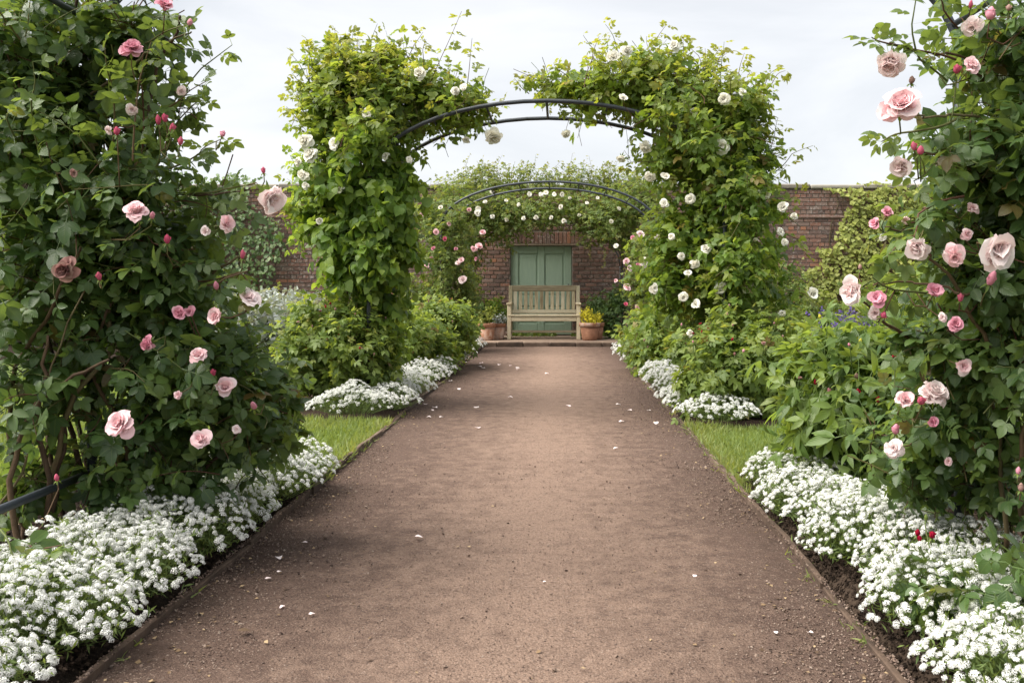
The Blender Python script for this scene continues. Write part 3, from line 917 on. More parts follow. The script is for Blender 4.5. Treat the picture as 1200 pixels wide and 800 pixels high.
# path edging boards
for side, xe, lab in ((-1, XL, 'low brown edging boards between gravel path and the vine side borders'),
                      (1, XR, 'low brown edging boards between gravel path and the crimson rosebud border')):
    root = thing('path_edging', lab, 'edging', (xe, 2.0, 0), 'edging along the gravel path')
    y = 0.9
    while y < 15.9:
        ln = random.uniform(0.9, 1.3)
        y1 = min(y + ln, 16.0)
        g = Geo()
        gy = np.linspace(y + 0.004, y1 - 0.004, 7)
        top = 0.026 + random.uniform(-0.014, 0.014)
        sk = random.uniform(-0.012, 0.012); bow = random.uniform(-0.012, 0.012)
        V, Fs = [], []
        for k, yy in enumerate(gy):
            xx = xe + sk * (k / 6 - 0.5) * 2 + bow * (1 - (k / 3 - 1) ** 2) + random.uniform(-0.002, 0.002)
            zt = top + random.uniform(-0.006, 0.006)
            for dx, dz in ((-0.011, -0.03), (0.011, -0.03), (0.011, zt - 0.003), (0.007, zt), (-0.007, zt), (-0.011, zt - 0.003)):
                V.append((xx + dx, yy, dz))
        for k in range(6):
            for j in range(6):
                a, b = k * 6 + j, k * 6 + (j + 1) % 6
                Fs.append((a, b, b + 6, a + 6))
        Fs += [tuple(range(6))[::-1], tuple(range(36, 42))]
        g.faces(np.array(V), Fs, rnd=random.random())
        g.build('board', M_EDGE, root, smooth=False)
        y = y1

# ------------------------------------------------------------------ brick wall with door
wall = thing('garden_wall', 'tall weathered red brick garden wall with grey coping and green door', 'wall', (0, WALL_Y, 0))
DX, DW, DZ0, DZ1 = -0.33, 0.57, 0.07, 1.73
WT = 2.78
core = Geo()
yb = WALL_Y + 0.012
core.box((-16, yb, -0.05), (DX - DW, yb + 0.36, WT), rnd=0.3)
core.box((DX + DW, yb, -0.05), (16, yb + 0.36, WT), rnd=0.3)
core.box((DX - DW, yb, DZ1 + 0.02), (DX + DW, yb + 0.36, WT), rnd=0.3)
core.box((DX - DW, yb + 0.2, -0.05), (DX + DW, yb + 0.36, DZ1 + 0.02), rnd=0.3)
core.build('wall_core', M_MORTAR, wall, smooth=False)
bricks = []
z, row = 0.0, 0
SOLD = DZ1 + 0.035                                       # soldier course above the door
while z + 0.065 < WT:
    header = row % 4 == 3
    bl = 0.1025 if header else 0.215
    x = -15.6 + (0.05625 if header else (0.1125 if row % 2 else 0.0))
    while x < 15.6:
        x0, x1 = x, x + bl
        if z < DZ1 + 0.03 and x1 > DX - DW - 0.012 and x0 < DX + DW + 0.012:
            if x0 < DX - DW - 0.05:
                bricks.append((x0, DX - DW - 0.012, z))
            if x1 > DX + DW + 0.05:
                bricks.append((DX + DW + 0.012, x1, z))
        elif SOLD - 0.03 < z + 0.0325 < SOLD + 0.235 and x1 > DX - 0.82 and x0 < DX + 0.82:
            if x0 < DX - 0.86:
                bricks.append((x0, DX - 0.83, z))
            if x1 > DX + 0.86:
                bricks.append((DX + 0.83, x1, z))
        else:
            bricks.append((x0, x1, z))
        x += bl + 0.010
    z += 0.075; row += 1
bk = np.array(bricks)
cx_, cz_ = (bk[:, 0] + bk[:, 1]) / 2, bk[:, 2] + 0.03
score = np.hypot((cx_ - DX) / 1.0, (cz_ - 1.05) / 0.95)
big = (bk[:, 1] - bk[:, 0]) > 0.09
order = np.argsort(np.where(big, score, 99))
single = set(order[:285].tolist())
bmesh_by_len = {}
stuff = Geo()
for i, (x0, x1, zz) in enumerate(bricks):
    pro = random.uniform(0.0, 0.010)
    if i in single:
        k = round(x1 - x0, 3)
        if k not in bmesh_by_len:
            g = Geo(); g.box((-k / 2 + 0.002, 0, 0), (k / 2 - 0.003, 0.06, 0.060), bevel=0.005); bmesh_by_len[k] = g.mesh('brick', M_BRICK, False)
        link('brick', bmesh_by_len[k], wall, Matrix.Translation(((x0 + x1) / 2, WALL_Y - pro, zz)) @ Matrix.Rotation(random.uniform(-0.012, 0.012), 4, 'Y'))
    elif abs((x0 + x1) / 2) < 13:
        stuff.box((x0 + 0.002, WALL_Y - pro, zz), (x1 - 0.003, WALL_Y + 0.05, zz + 0.060), rnd=random.random())
# soldier course bricks over the door
g = Geo(); g.box((-0.0325, 0, 0), (0.0325, 0.06, 0.215), bevel=0.005); sold = g.mesh('brick', M_BRICK, False)
x = DX - 0.8
while x < DX + 0.8:
    link('brick', sold, wall, Matrix.Translation((x + 0.033, WALL_Y - random.uniform(0.002, 0.012), SOLD + 0.005)))
    x += 0.0755
stuff.build('brickwork', M_BRICK, wall, 'stuff', smooth=False)
g = Geo(); g.box((DX - 0.66, WALL_Y - 0.012, DZ1 + 0.002), (DX + 0.66, WALL_Y + 0.1, DZ1 + 0.034), bevel=0.004); g.build('lintel', M_BOARD, wall, smooth=False)
x = -15.0
while x < 15:
    w = random.uniform(0.75, 1.0)
    g = Geo(); g.box((x + 0.004, WALL_Y - 0.045 + random.uniform(-0.008, 0.008), WT + 0.002), (x + w - 0.004, WALL_Y + 0.43, WT + 0.085 + random.uniform(-0.008, 0.012)), bevel=0.02, rnd=random.random())
    g.build('coping_stone', M_COPING, wall, smooth=False)
    x += w
# string course one brick deep below the coping
stc = Geo(); stc.box((-13, WALL_Y - 0.03, 2.245), (13, WALL_Y + 0.01, 2.285), bevel=0.006); stc.build('string_course', M_BRICK, wall, smooth=False)

yd = WALL_Y + 0.09
door = Geo()
door.box((DX - DW + 0.004, yd, DZ0 + 0.01), (DX + DW - 0.004, yd + 0.05, DZ1 - 0.002), rnd=0.3)
door = door.build('door', M_DOOR, wall, smooth=False)
x0, x1 = DX - DW + 0.006, DX + DW - 0.006
def dpart(name, a, b, bev=0.006):
    g = Geo(); g.box(a, b, bevel=bev, rnd=random.random() * 0.3); return g.build(name, M_DOOR, door, smooth=False)
yf = yd - 0.022
dpart('stile', (x0, yf, DZ0 + 0.012), (x0 + 0.135, yd + 0.002, DZ1 - 0.004))
dpart('stile', (x1 - 0.135, yf, DZ0 + 0.012), (x1, yd + 0.002, DZ1 - 0.004))
dpart('stile', (DX - 0.06, yf - 0.001, DZ0 + 0.012), (DX + 0.06, yd + 0.001, DZ1 - 0.004))
for za, zb in ((DZ0 + 0.014, DZ0 + 0.22), (0.62, 0.80), (DZ1 - 0.14, DZ1 - 0.006)):
    for a, b in ((x0 + 0.137, DX - 0.062), (DX + 0.062, x1 - 0.137)):
        dpart('rail', (a, yf + 0.001, za), (b, yd + 0.003, zb))
for a, b in ((x0 + 0.137, DX - 0.062), (DX + 0.062, x1 - 0.137)):
    for za, zb in ((DZ0 + 0.222, 0.618), (0.802, DZ1 - 0.142)):
        dpart('door_panel', (a + 0.028, yd - 0.012, za + 0.028), (b - 0.028, yd + 0.01, zb - 0.028), 0.011)

g = Geo(); g.tube([(x1 - 0.06, yf - 0.002, 1.02), (x1 - 0.06, yf - 0.03, 1.02), (x1 - 0.06, yf - 0.034, 0.99), (x1 - 0.06, yf - 0.034, 0.93)], 0.009, 6); g.build('handle', M_IRON, door)
# ------------------------------------------------------------------ bench
BX, BY, BZ = -0.26, 17.2, 0.067
bench = thing('garden_bench', 'weathered pale timber slatted bench standing before the green door', 'bench', (BX, BY, BZ))
BW = 0.635
def bpart(name, lo, hi, mat=M_BENCH, bev=0.006, rot=0.0, piv=None):
    g = Geo()
    M = None
    if rot:
        pv = Vector(piv)
        M = Matrix.Translation(pv) @ Matrix.Rotation(rot, 4, 'X') @ Matrix.Translation(-pv)
    g.box(lo, hi, bevel=bev, rnd=random.random(), M=M)
    return g.build(name, mat, bench, smooth=False)
lean = -0.13
for s in (-1, 1):
    xx = BX + s * (BW - 0.035)
    bpart('leg', (xx - 0.033, BY - 0.27, BZ), (xx + 0.033, BY - 0.205, BZ + 0.60))
    bpart('leg', (xx - 0.033, BY + 0.20, BZ), (xx + 0.033, BY + 0.262, BZ + 0.40))
    bpart('back_post', (xx - 0.032, BY + 0.202, BZ + 0.402), (xx + 0.032, BY + 0.26, BZ + 0.93), rot=lean, piv=(xx, BY + 0.23, BZ + 0.40))
    bpart('armrest', (xx - 0.045, BY - 0.30, BZ + 0.602), (xx + 0.045, BY + 0.245, BZ + 0.632))
    bpart('side_rail', (xx - 0.02, BY - 0.203, BZ + 0.33), (xx + 0.02, BY + 0.198, BZ + 0.395), M_BENCH)
    bpart('side_rail', (xx - 0.02, BY - 0.203, BZ + 0.10), (xx + 0.02, BY + 0.198, BZ + 0.15), M_BENCH)
xi = BW - 0.07
pv = (BX, BY + 0.23, BZ + 0.40)
bpart('top_rail', (BX - xi, BY + 0.203, BZ + 0.835), (BX + xi, BY + 0.256, BZ + 0.935), M_BENCHH, rot=lean, piv=pv)
bpart('bottom_rail', (BX - xi, BY + 0.205, BZ + 0.435), (BX + xi, BY + 0.254, BZ + 0.50), M_BENCHH, rot=lean, piv=pv)
nsl = 12
for k in range(nsl):
    xx = BX - xi + (k + 0.5) * 2 * xi / nsl
    bpart('back_slat', (xx - 0.030, BY + 0.218, BZ + 0.502), (xx + 0.030, BY + 0.241, BZ + 0.833), M_BENCH, 0.004, lean, pv)
bpart('front_apron', (BX - xi, BY - 0.262, BZ + 0.315), (BX + xi, BY - 0.225, BZ + 0.395), M_BENCHH)
bpart('stretcher', (BX - xi, BY - 0.02, BZ + 0.105), (BX + xi, BY + 0.02, BZ + 0.145), M_BENCHH)
for k in range(6):
    yy = BY - 0.285 + k * 0.082
    bpart('seat_slat', (BX - BW + 0.005, yy, BZ + 0.402), (BX + BW - 0.005, yy + 0.068, BZ + 0.424), M_BENCHH, 0.005)

# ------------------------------------------------------------------ rose arches: two hoops joined by rungs
def arch(label, xc, half, y0, y1, spring, apex, r=0.016, rungs=9, low_rail=None, group='dark iron rose arches over the path', both=True):
    root = thing('rose_arch', label, 'arch', (xc, (y0 + y1) / 2, 0), group)
    ang = np.linspace(0, np.pi, 25)
    for y in (y0, y1):
        arc = np.stack([xc + half * np.cos(ang), np.full(25, y), spring + (apex - spring) * np.sin(ang)], 1)
        g = Geo(); g.tube(arc, r, 8); g.build('hoop', M_IRON, root)
        for s in (-1, 1):
            g = Geo(); g.tube([(xc + s * half, y, 0.0), (xc + s * half, y, spring * 0.5), (xc + s * half, y, spring - 0.001)], r * 1.05, 8); g.build('post', M_IRON, root)
    for k in range(rungs):
        a = np.pi * (k + 0.5) / rungs
        x, z = xc + half * math.cos(a), spring + (apex - spring) * math.sin(a)
        g = Geo(); g.tube([(x, y0, z), (x, (y0 + y1) / 2, z), (x, y1, z)], r * 0.62, 6); g.build('rung', M_IRON, root)
    for s in (-1, 1):
        for z in ([low_rail] if low_rail else [0.8, 1.3, spring - 0.05]):
            g = Geo(); g.tube([(xc + s * half, y0, z), (xc + s * half, (y0 + y1) / 2, z), (xc + s * half, y1, z)], r * 0.8, 6); g.build('rung', M_IRON, root)
    return root
arch('dark iron arch carrying the two pink climbing roses', -0.125, 1.625, 2.35, 3.68, 1.9, 2.55, 0.018, 9, 0.34)
arch('dark iron arch topped with white climbing roses', -0.10, 1.45, 8.0, 8.85, 1.88, 2.53, 0.0175)
arch('bare topped dark iron arch between the white roses and the bench', -0.15, 1.62, 14.7, 15.75, 1.9, 2.56, 0.017, 11)
arch('low iron arch smothered in white roses above the bench', -0.22, 1.34, 17.25, 17.95, 1.35, 2.17, 0.011, 9)

# ------------------------------------------------------------------ pink climbing roses on the first arch
def bl(px, py, Y, d, kind, mat, face=None, near=True, low=False):
    return dict(pos=P(px, py, Y), diam=d / F * Y, kind=kind, mat=mat, face=face, near=near, low=low)

D = 3.5
left_lobes = [B(40, 40, 3.6, 100, 90, 0.34), B(150, 30, 3.6, 62, 55, 0.26, 0.9), B(55, 160, 3.6, 120, 110, 0.36), B(185, 110, 3.6, 30, 55, 0.2, 0.6), B(150, 215, 3.5, 70, 75, 0.3),
              B(70, 300, 3.6, 120, 110, 0.36), B(190, 300, 3.6, 70, 80, 0.3), B(250, 235, 3.5, 30, 18, 0.15, 0.4), B(215, 390, 3.7, 80, 75, 0.32), B(270, 440, 3.8, 58, 72, 0.3), B(305, 490, 3.9, 38, 62, 0.25, 0.9),
              B(190, 490, 3.7, 75, 70, 0.3), B(150, 550, 3.7, 60, 42, 0.22, 0.8), B(230, 545, 3.8, 65, 30, 0.22, 0.9), B(50, 430, 3.5, 85, 75, 0.3, 0.55), B(45, 540, 3.5, 65, 60, 0.25, 0.30), B(330, 430, 4.0, 14, 35, 0.15, 0.4)]
left_blooms = [bl(155, 60, 3.25, 30, 'full', F_PINK, (0.35, -0.7, 0.6)), bl(193, 12, 3.3, 19, 'cup', F_PINK, (0.3, -0.6, 0.8)), bl(160, 250, 3.15, 30, 'full', F_PALE, (0.1, -0.7, 0.7)),
               bl(312, 226, 3.3, 30, 'cup', F_BLUSH, (0.7, -0.5, -0.6)), bl(264, 263, 3.3, 21, 'flat', F_PALE, (0.8, -0.5, 0.1)), bl(242, 271, 3.35, 15, 'flat', F_BLUSH, (-0.2, -0.8, 0)),
               bl(196, 285, 3.2, 11, 'bud', F_DEEP, (0.1, -0.3, 1)), bl(284, 303, 3.4, 10, 'bud', F_DEEP, (0.1, -0.2, 1)), bl(78, 315, 3.15, 32, 'full', F_DUSK, (0.1, -0.9, -0.2)),
               bl(288, 353, 3.4, 24, 'cup', F_BLUSH, (0.5, -0.5, 0.5)), bl(257, 371, 3.3, 22, 'cup', F_PALE, (-0.3, -0.9, 0.1)), bl(254, 339, 3.4, 10, 'bud', F_PINK, (0, -0.5, 1)), bl(212, 367, 3.35, 15, 'cup', F_PINK, (0, -1, 0.1)),
               bl(222, 365, 3.36, 12, 'cup', F_PINK, (0.3, -1, 0.1)), bl(177, 401, 3.3, 21, 'full', F_PINK, (-0.5, -0.8, -0.3)), bl(234, 418, 3.35, 21, 'full', F_PALE, (-0.1, -0.8, 0.6)),
               bl(262, 455, 3.45, 20, 'cup', F_PALE, (0.4, -0.8, 0.3)), bl(250, 440, 3.45, 8, 'bud', F_DEEP, (0, -0.3, 1)), bl(298, 478, 3.5, 12, 'bud', F_PINK, (0.1, -0.8, 0.6)), bl(236, 516, 3.35, 25, 'cup', F_PALE, (0.1, -0.9, 0.3)),
               bl(143, 499, 3.15, 31, 'full', F_PALE, (-0.1, -0.9, 0.5)), bl(278, 503, 3.5, 12, 'flat', F_BLUSH, (0, -1, 0.2)), bl(137, 158, 3.15, 11, 'bud', F_DEEP, (0.1, -0.4, 1)), bl(186, 146, 3.3, 10, 'bud', F_DEEP, (0, -0.3, 1)),
               bl(201, 155, 3.3, 10, 'bud', F_DEEP, (0.3, -0.3, 1)), bl(211, 170, 3.3, 10, 'bud', F_DEEP, (0.2, -0.2, 1)), bl(194, 143, 3.3, 9, 'bud', F_DEEP, (-0.1, -0.3, 1)), bl(260, 160, 3.3, 9, 'bud', F_PINK, (0.4, -0.1, 1)),
               bl(128, 152, 3.2, 12, 'flat', F_BLUSH, (-0.3, -0.8, -0.4)), bl(155, 128, 3.3, 16, 'flat', F_BLUSH, (0.2, -0.8, -0.5)), bl(222, 30, 3.3, 10, 'bud', F_PINK, (0.2, -0.1, 1)), bl(212, 107, 3.3, 14, 'flat', F_BLUSH, (0.4, -0.7, -0.5)),
               bl(309, 203, 3.3, 8, 'bud', F_DEEP, (0, -0.3, 1)), bl(178, 256, 3.2, 9, 'bud', F_PINK, (0.3, -0.5, 0.7)), bl(117, 328, 3.2, 9, 'bud', F_DEEP, (0, -0.5, 1)), bl(67, 563, 3.1, 9, 'bud', F_DEEP, (0, -0.3, 1)),
               bl(209, 462, 3.3, 11, 'flat', F_PALE, (0, -1, -0.1)), bl(87, 203, 3.2, 12, 'flat', F_DUSK, (0, -0.9, -0.3))]
def chain(*pts):
    return [P(*p) for p in pts]
left_base = np.array([-1.72, 3.6, 0.06])
left_canes = [[left_base + (0.05, 0.02, -0.03), *chain((100, 560, 3.65), (60, 420, 3.6), (40, 250, 3.6), (70, 60, 3.6), (110, -60, 3.6))],
              [left_base + (-0.06, -0.05, -0.03), *chain((60, 600, 3.5), (80, 480, 3.45), (130, 400, 3.5), (90, 280, 3.5), (30, 180, 3.5), (20, 20, 3.5))],
              [left_base + (0.10, 0.05, -0.03), *chain((150, 590, 3.7), (165, 480, 3.7), (215, 400, 3.7), (230, 340, 3.6), (280, 300, 3.45))],
              [left_base + (0.0, 0.12, -0.03), *chain((130, 540, 3.8), (180, 420, 3.7), (150, 300, 3.6), (170, 200, 3.55), (180, 100, 3.55), (215, 20, 3.4))],
              [left_base + (0.14, -0.02, -0.03), *chain((200, 590, 3.8), (260, 530, 3.8), (310, 480, 3.9))],
              [left_base + (-0.15, 0.0, -0.03), *chain((20, 590, 3.5), (15, 450, 3.5), (60, 360, 3.4), (95, 290, 3.4))],
              [left_base + (-0.1, -0.1, -0.03), *chain((55, 560, 3.4), (40, 480, 3.35), (90, 440, 3.3), (130, 420, 3.2))],
              [P(150, 215, 3.55), P(200, 228, 3.5), P(250, 228, 3.4), P(300, 222, 3.32)],
              [P(170, 350, 3.55), P(215, 340, 3.5), P(255, 330, 3.42), P(285, 318, 3.4)],
              [P(110, 110, 3.55), P(160, 70, 3.45), P(205, 45, 3.4), P(225, 38, 3.35)]]
for _i in range(12):
    _x = -1.72 + random.uniform(-0.32, 0.2); _y = 3.55 + random.uniform(-0.25, 0.3)
    _t = P(random.uniform(0, 170), random.uniform(300, 430), _y)
    left_canes.append([np.array([_x, _y, 0.19]), np.array([_x * 0.6 + _t[0] * 0.4 + random.uniform(-0.1, 0.1), _y, 0.45]), np.array([_x * 0.3 + _t[0] * 0.7 + random.uniform(-0.1, 0.1), _y, 0.7]), _t])
    left_canes[-1][0][2] = 0.03 if _i % 2 else 0.21
left_sprays = [(chain((170, 140, 3.5), (215, 115, 3.42), (240, 95, 3.4)), 7, 0.10), (chain((190, 200, 3.5), (235, 180, 3.4), (258, 162, 3.35)), 7, 0.09), (chain((150, 60, 3.5), (190, 40, 3.4), (222, 28, 3.35)), 7, 0.10),
               (chain((200, 225, 3.5), (250, 226, 3.42), (300, 215, 3.35)), 9, 0.10), (chain((230, 330, 3.5), (280, 320, 3.42), (300, 350, 3.4)), 7, 0.10), (chain((280, 460, 3.8), (320, 490, 3.8), (345, 500, 3.8)), 7, 0.11),
               (chain((10, 640, 3.0), (40, 640, 2.95), (70, 640, 2.9)), 5, 0.12), (chain((0, 620, 2.9), (15, 650, 2.85), (45, 675, 2.8)), 5, 0.14)]
rose_plant('climbing_rose', 'dark leaved pink climbing rose with dusky faded bloom and bare reddish canes', 'rose', left_base, left_lobes, 740, 0.114, L_ROSE, T_ROSE, None, 300, (0.16, 0.34), 6,
           left_canes, left_blooms, left_sprays, 'pink climbing roses on the first arch', 0.45, 0.22, 0.5, 0.7, 0.35, cane_r=(0.0115, 0.0045), wild=40)

right_lobes = [B(1185, 40, 2.75, 55, 75, 0.26), B(1150, 150, 2.8, 45, 55, 0.22, 0.9), B(1195, 190, 2.8, 60, 90, 0.28), B(1110, 165, 2.7, 26, 24, 0.14, 0.5), B(1160, 290, 2.9, 60, 75, 0.26), B(1100, 255, 2.9, 40, 30, 0.16, 0.6),
               B(1200, 380, 2.9, 60, 100, 0.28), B(1130, 390, 3.0, 62, 55, 0.22, 0.8), B(1060, 390, 3.1, 38, 34, 0.16, 0.45), B(1110, 470, 3.2, 62, 52, 0.24, 0.9), B(1165, 540, 3.3, 50, 56, 0.25, 0.5), B(1070, 520, 3.35, 48, 45, 0.2, 0.7),
               B(1080, 585, 3.6, 40, 30, 0.18, 0.35), B(1200, 500, 3.0, 40, 70, 0.25, 0.45)]
right_blooms = [bl(1043, 70, 2.45, 34, 'full', F_BLUSH, (-0.3, -0.6, -0.75)), bl(1056, 126, 2.40, 52, 'full', F_PALE, (-0.25, -0.9, 0.3)), bl(1062, 190, 2.5, 26, 'cup', F_BLUSH, (-0.6, -0.5, -0.5)), bl(1079, 181, 2.48, 12, 'bud', F_DEEP, (-0.1, -0.3, 1)),
                bl(1072, 176, 2.49, 10, 'bud', F_DEEP, (-0.3, -0.2, 1)), bl(1160, 23, 2.5, 17, 'bud', F_PINK, (0, -0.4, 1)), bl(1135, 82, 2.55, 20, 'cup', F_PALE, (0.1, -0.8, 0.4)), bl(1121, 86, 2.55, 12, 'bud', F_DEEP, (-0.1, -0.4, 1)),
                bl(1140, 32, 2.6, 22, 'flat', F_BLUSH, (-0.5, -0.7, -0.5)), bl(1137, 10, 2.6, 8, 'bud', F_DEEP, (0, -0.4, 1)), bl(1182, 13, 2.55, 9, 'bud', F_DUSK, (0, -0.2, 1)), bl(1077, 284, 2.6, 28, 'cup', F_BLUSH, (-0.4, -0.6, -0.5)),
                bl(1161, 290, 2.5, 46, 'cup', F_BLUSH, (0.1, -0.85, -0.2)), bl(1119, 299, 2.6, 28, 'flat', F_PALE, (-0.3, -0.8, -0.4)), bl(1133, 274, 2.62, 16, 'flat', F_PALE, (0, -1, 0)), bl(1004, 339, 2.7, 32, 'cup', F_BLUSH, (-0.75, -0.5, -0.35)),
                bl(1028, 350, 2.68, 18, 'cup', F_PINK, (-0.3, -0.8, 0.2)), bl(1026, 366, 2.7, 20, 'flat', F_BLUSH, (-0.4, -0.8, -0.4)), bl(1034, 371, 2.68, 11, 'bud', F_DEEP, (0.1, -0.8, 0.5)), bl(1038, 253, 2.9, 13, 'cup', F_PINK, (0.1, -0.6, 0.7)),
                bl(1027, 264, 2.9, 12, 'cup', F_PINK, (-0.6, -0.6, 0.4)), bl(1034, 278, 2.9, 10, 'flat', F_WHITE, (0, -1, 0)), bl(1061, 259, 2.95, 10, 'flat', F_PALE, (0, -1, 0.2)), bl(1077, 259, 2.95, 10, 'bud', F_PINK, (0.1, -0.4, 1)), bl(1083, 246, 2.95, 10, 'flat', F_PALE, (0, -1, 0.4)),
                bl(1136, 247, 2.7, 14, 'cup', F_PALE, (0.2, -0.8, 0.4)), bl(1093, 345, 2.65, 19, 'cup', F_PINK, (0, -0.7, 0.6)), bl(1118, 381, 2.62, 19, 'full', F_PINK, (0, -0.9, 0.3)), bl(1104, 372, 2.64, 12, 'flat', F_BLUSH, (-0.2, -1, 0)),
                bl(1159, 333, 2.6, 17, 'bud', F_PINK, (0.1, -0.6, 0.8)), bl(1125, 353, 2.66, 9, 'bud', F_DEEP, (0, -0.3, 1)), bl(1058, 473, 2.95, 21, 'cup', F_PALE, (0, -0.8, 0.6)), bl(1090, 465, 2.9, 34, 'full', F_BLUSH, (0.2, -0.7, 0.7)),
                bl(1079, 473, 2.88, 12, 'bud', F_DEEP, (-0.1, -0.6, 0.8)), bl(1089, 496, 2.9, 16, 'cup', F_PINK, (0.2, -0.8, 0.3)), bl(1049, 507, 3.0, 15, 'bud', F_PINK, (-0.1, -0.6, 0.7)), bl(1049, 525, 2.95, 23, 'flat', F_BLUSH, (-0.5, -0.8, 0.1)),
                bl(1126, 428, 2.8, 20, 'cup', F_PALE, (0.1, -0.9, -0.1)), bl(1111, 540, 3.0, 10, 'flat', F_PALE, (0, -1, 0)), bl(1008, 316, 2.75, 8, 'bud', F_DUSK, (0.1, -0.2, 1)), bl(1068, 98, 2.55, 10, 'bud', F_DUSK, (0, -0.3, 1)),
                bl(1193, 555, 2.7, 9, 'bud', F_PINK, (0, -0.2, 1)), bl(1196, 575, 2.7, 9, 'bud', F_DUSK, (0, -0.2, 1))]
right_base = np.array([1.52, 3.45, 0.06])
right_canes = [[right_base + (0.06, 0, -0.03), *chain((1185, 560, 3.2), (1190, 400, 3.0), (1180, 260, 2.9), (1170, 120, 2.85), (1190, -40, 2.8))],
               [right_base + (-0.05, 0.05, -0.03), *chain((1130, 560, 3.4), (1110, 470, 3.3), (1080, 410, 3.1), (1040, 380, 2.95), (1012, 352, 2.75))],
               [right_base + (0.12, -0.05, -0.03), *chain((1195, 580, 3.0), (1200, 470, 2.9), (1150, 390, 2.8), (1110, 320, 2.7), (1085, 295, 2.65))],
               [P(1180, 220, 2.85), P(1130, 195, 2.7), P(1090, 180, 2.6), P(1068, 172, 2.5)], [P(1180, 130, 2.8), P(1130, 70, 2.7), P(1080, 62, 2.6), P(1040, 48, 2.48)],
               [P(1170, 140, 2.75), P(1120, 135, 2.6), P(1085, 137, 2.5), P(1062, 130, 2.44)], [P(1160, 260, 2.9), P(1110, 262, 2.9), P(1060, 270, 2.92), P(1036, 266, 2.92)],
               [P(1180, 330, 2.8), P(1140, 345, 2.7), P(1100, 335, 2.75), P(1060, 330, 2.8), P(1020, 335, 2.75)], [right_base + (-0.02, -0.1, -0.03), *chain((1175, 620, 3.1), (1165, 480, 3.0), (1140, 420, 2.9))]]
right_sprays = [(chain((1120, 70, 2.65), (1080, 62, 2.6), (1040, 48, 2.5), (1018, 45, 2.45)), 8, 0.085), (chain((1110, 95, 2.65), (1075, 70, 2.55), (1068, 30, 2.5), (1075, -10, 2.5)), 7, 0.085), (chain((1130, 40, 2.7), (1105, 12, 2.65), (1095, -20, 2.6)), 6, 0.09),
                (chain((1120, 140, 2.6), (1070, 155, 2.5), (1030, 165, 2.45)), 7, 0.085), (chain((1130, 200, 2.7), (1095, 190, 2.6), (1070, 215, 2.5)), 7, 0.09), (chain((1100, 265, 2.8), (1060, 280, 2.75), (1040, 300, 2.7)), 7, 0.10),
                (chain((1100, 345, 2.8), (1050, 340, 2.75), (1020, 325, 2.7)), 7, 0.09), (chain((1130, 230, 2.7), (1075, 250, 2.7), (1062, 300, 2.65)), 7, 0.10)]
rose_plant('climbing_rose', 'pink climbing rose with large pale open blooms nodding on arching stems', 'rose', right_base, right_lobes, 480, 0.100, L_ROSE, T_ROSE, None, 300, (0.14, 0.30), 6,
           right_canes, right_blooms, right_sprays, 'pink climbing roses on the first arch', 0.5, 0.22, 0.5, 0.7, 0.35, cane_r=(0.0105, 0.0035))

# low rose with crimson buds and big leaves in the near border
cr_base = P(1150, 745, 2.95); cr_base[2] = 0.06
rose_plant('bush_rose', 'low bush rose with crimson buds and broad ribbed leaves beside white alyssum', 'rose', cr_base,
           [B(1160, 690, 2.7, 46, 26, 0.12), B(1190, 640, 2.7, 26, 34, 0.12), B(1120, 670, 2.75, 24, 18, 0.08)], 13, 0.145, L_ROSE, T_ROSE, None, 60, (0.10, 0.18), 4,
           [[cr_base, *chain((1120, 700, 2.9), (1100, 660, 2.9), (1087, 625, 2.9))], [cr_base, *chain((1165, 720, 2.8), (1180, 680, 2.75))]],
           [bl(1092, 630, 2.88, 10, 'bud', F_RED, (0, -0.3, 1)), bl(1075, 627, 2.9, 9, 'bud', F_RED, (0, -0.3, 1)), bl(1078, 634, 2.88, 8, 'bud', F_RED, (-0.2, -0.3, 1)), bl(1085, 610, 2.9, 7, 'bud', L_SHRUB, (0, -0.1, 1)), bl(1110, 634, 2.88, 7, 'bud', L_SHRUB, (0.2, -0.1, 1))],
           [], None, 0.1, 0.3, 0.8, 0.6, cane_r=(0.004, 0.002), twig_mat=M_GSTEM)

# ------------------------------------------------------------------ white climbing roses and vine on the second arch
wl_lobes = [B(402, 120, 8.3, 52, 52, 0.40), B(455, 110, 8.3, 55, 58, 0.42), B(420, 75, 8.3, 45, 30, 0.3, 0.8), B(380, 200, 8.3, 36, 60, 0.36, 0.9), B(510, 110, 8.35, 42, 36, 0.35, 0.8), B(545, 125, 8.4, 28, 22, 0.35, 0.6), B(365, 245, 8.3, 22, 40, 0.28, 0.55),
            B(370, 90, 8.3, 24, 24, 0.2, 0.4), B(420, 315, 8.4, 30, 46, 0.3, 0.55), B(425, 155, 7.85, 34, 28, 0.18)]
wl_bl = [bl(px, py, 7.85, d, k, F_WHITE, None, False) for px, py, d, k in ((360, 166, 20, 'full'), (367, 184, 20, 'full'), (357, 205, 15, 'full'), (393, 169, 15, 'flat'), (453, 183, 11, 'flat'), (398, 222, 14, 'full'), (359, 218, 11, 'full'), (374, 259, 8, 'cup'),
         (494, 87, 17, 'full'), (534, 108, 13, 'full'), (479, 187, 9, 'flat'), (545, 105, 10, 'cup'), (432, 135, 13, 'cup'), (350, 190, 12, 'full'))] + \
        [bl(577, 158, 8.1, 20, 'full', F_WHITE, (0.2, -0.6, -0.8), False), bl(547, 161, 8.1, 11, 'cup', F_WHITE, (-0.1, -0.5, -0.8), False)]
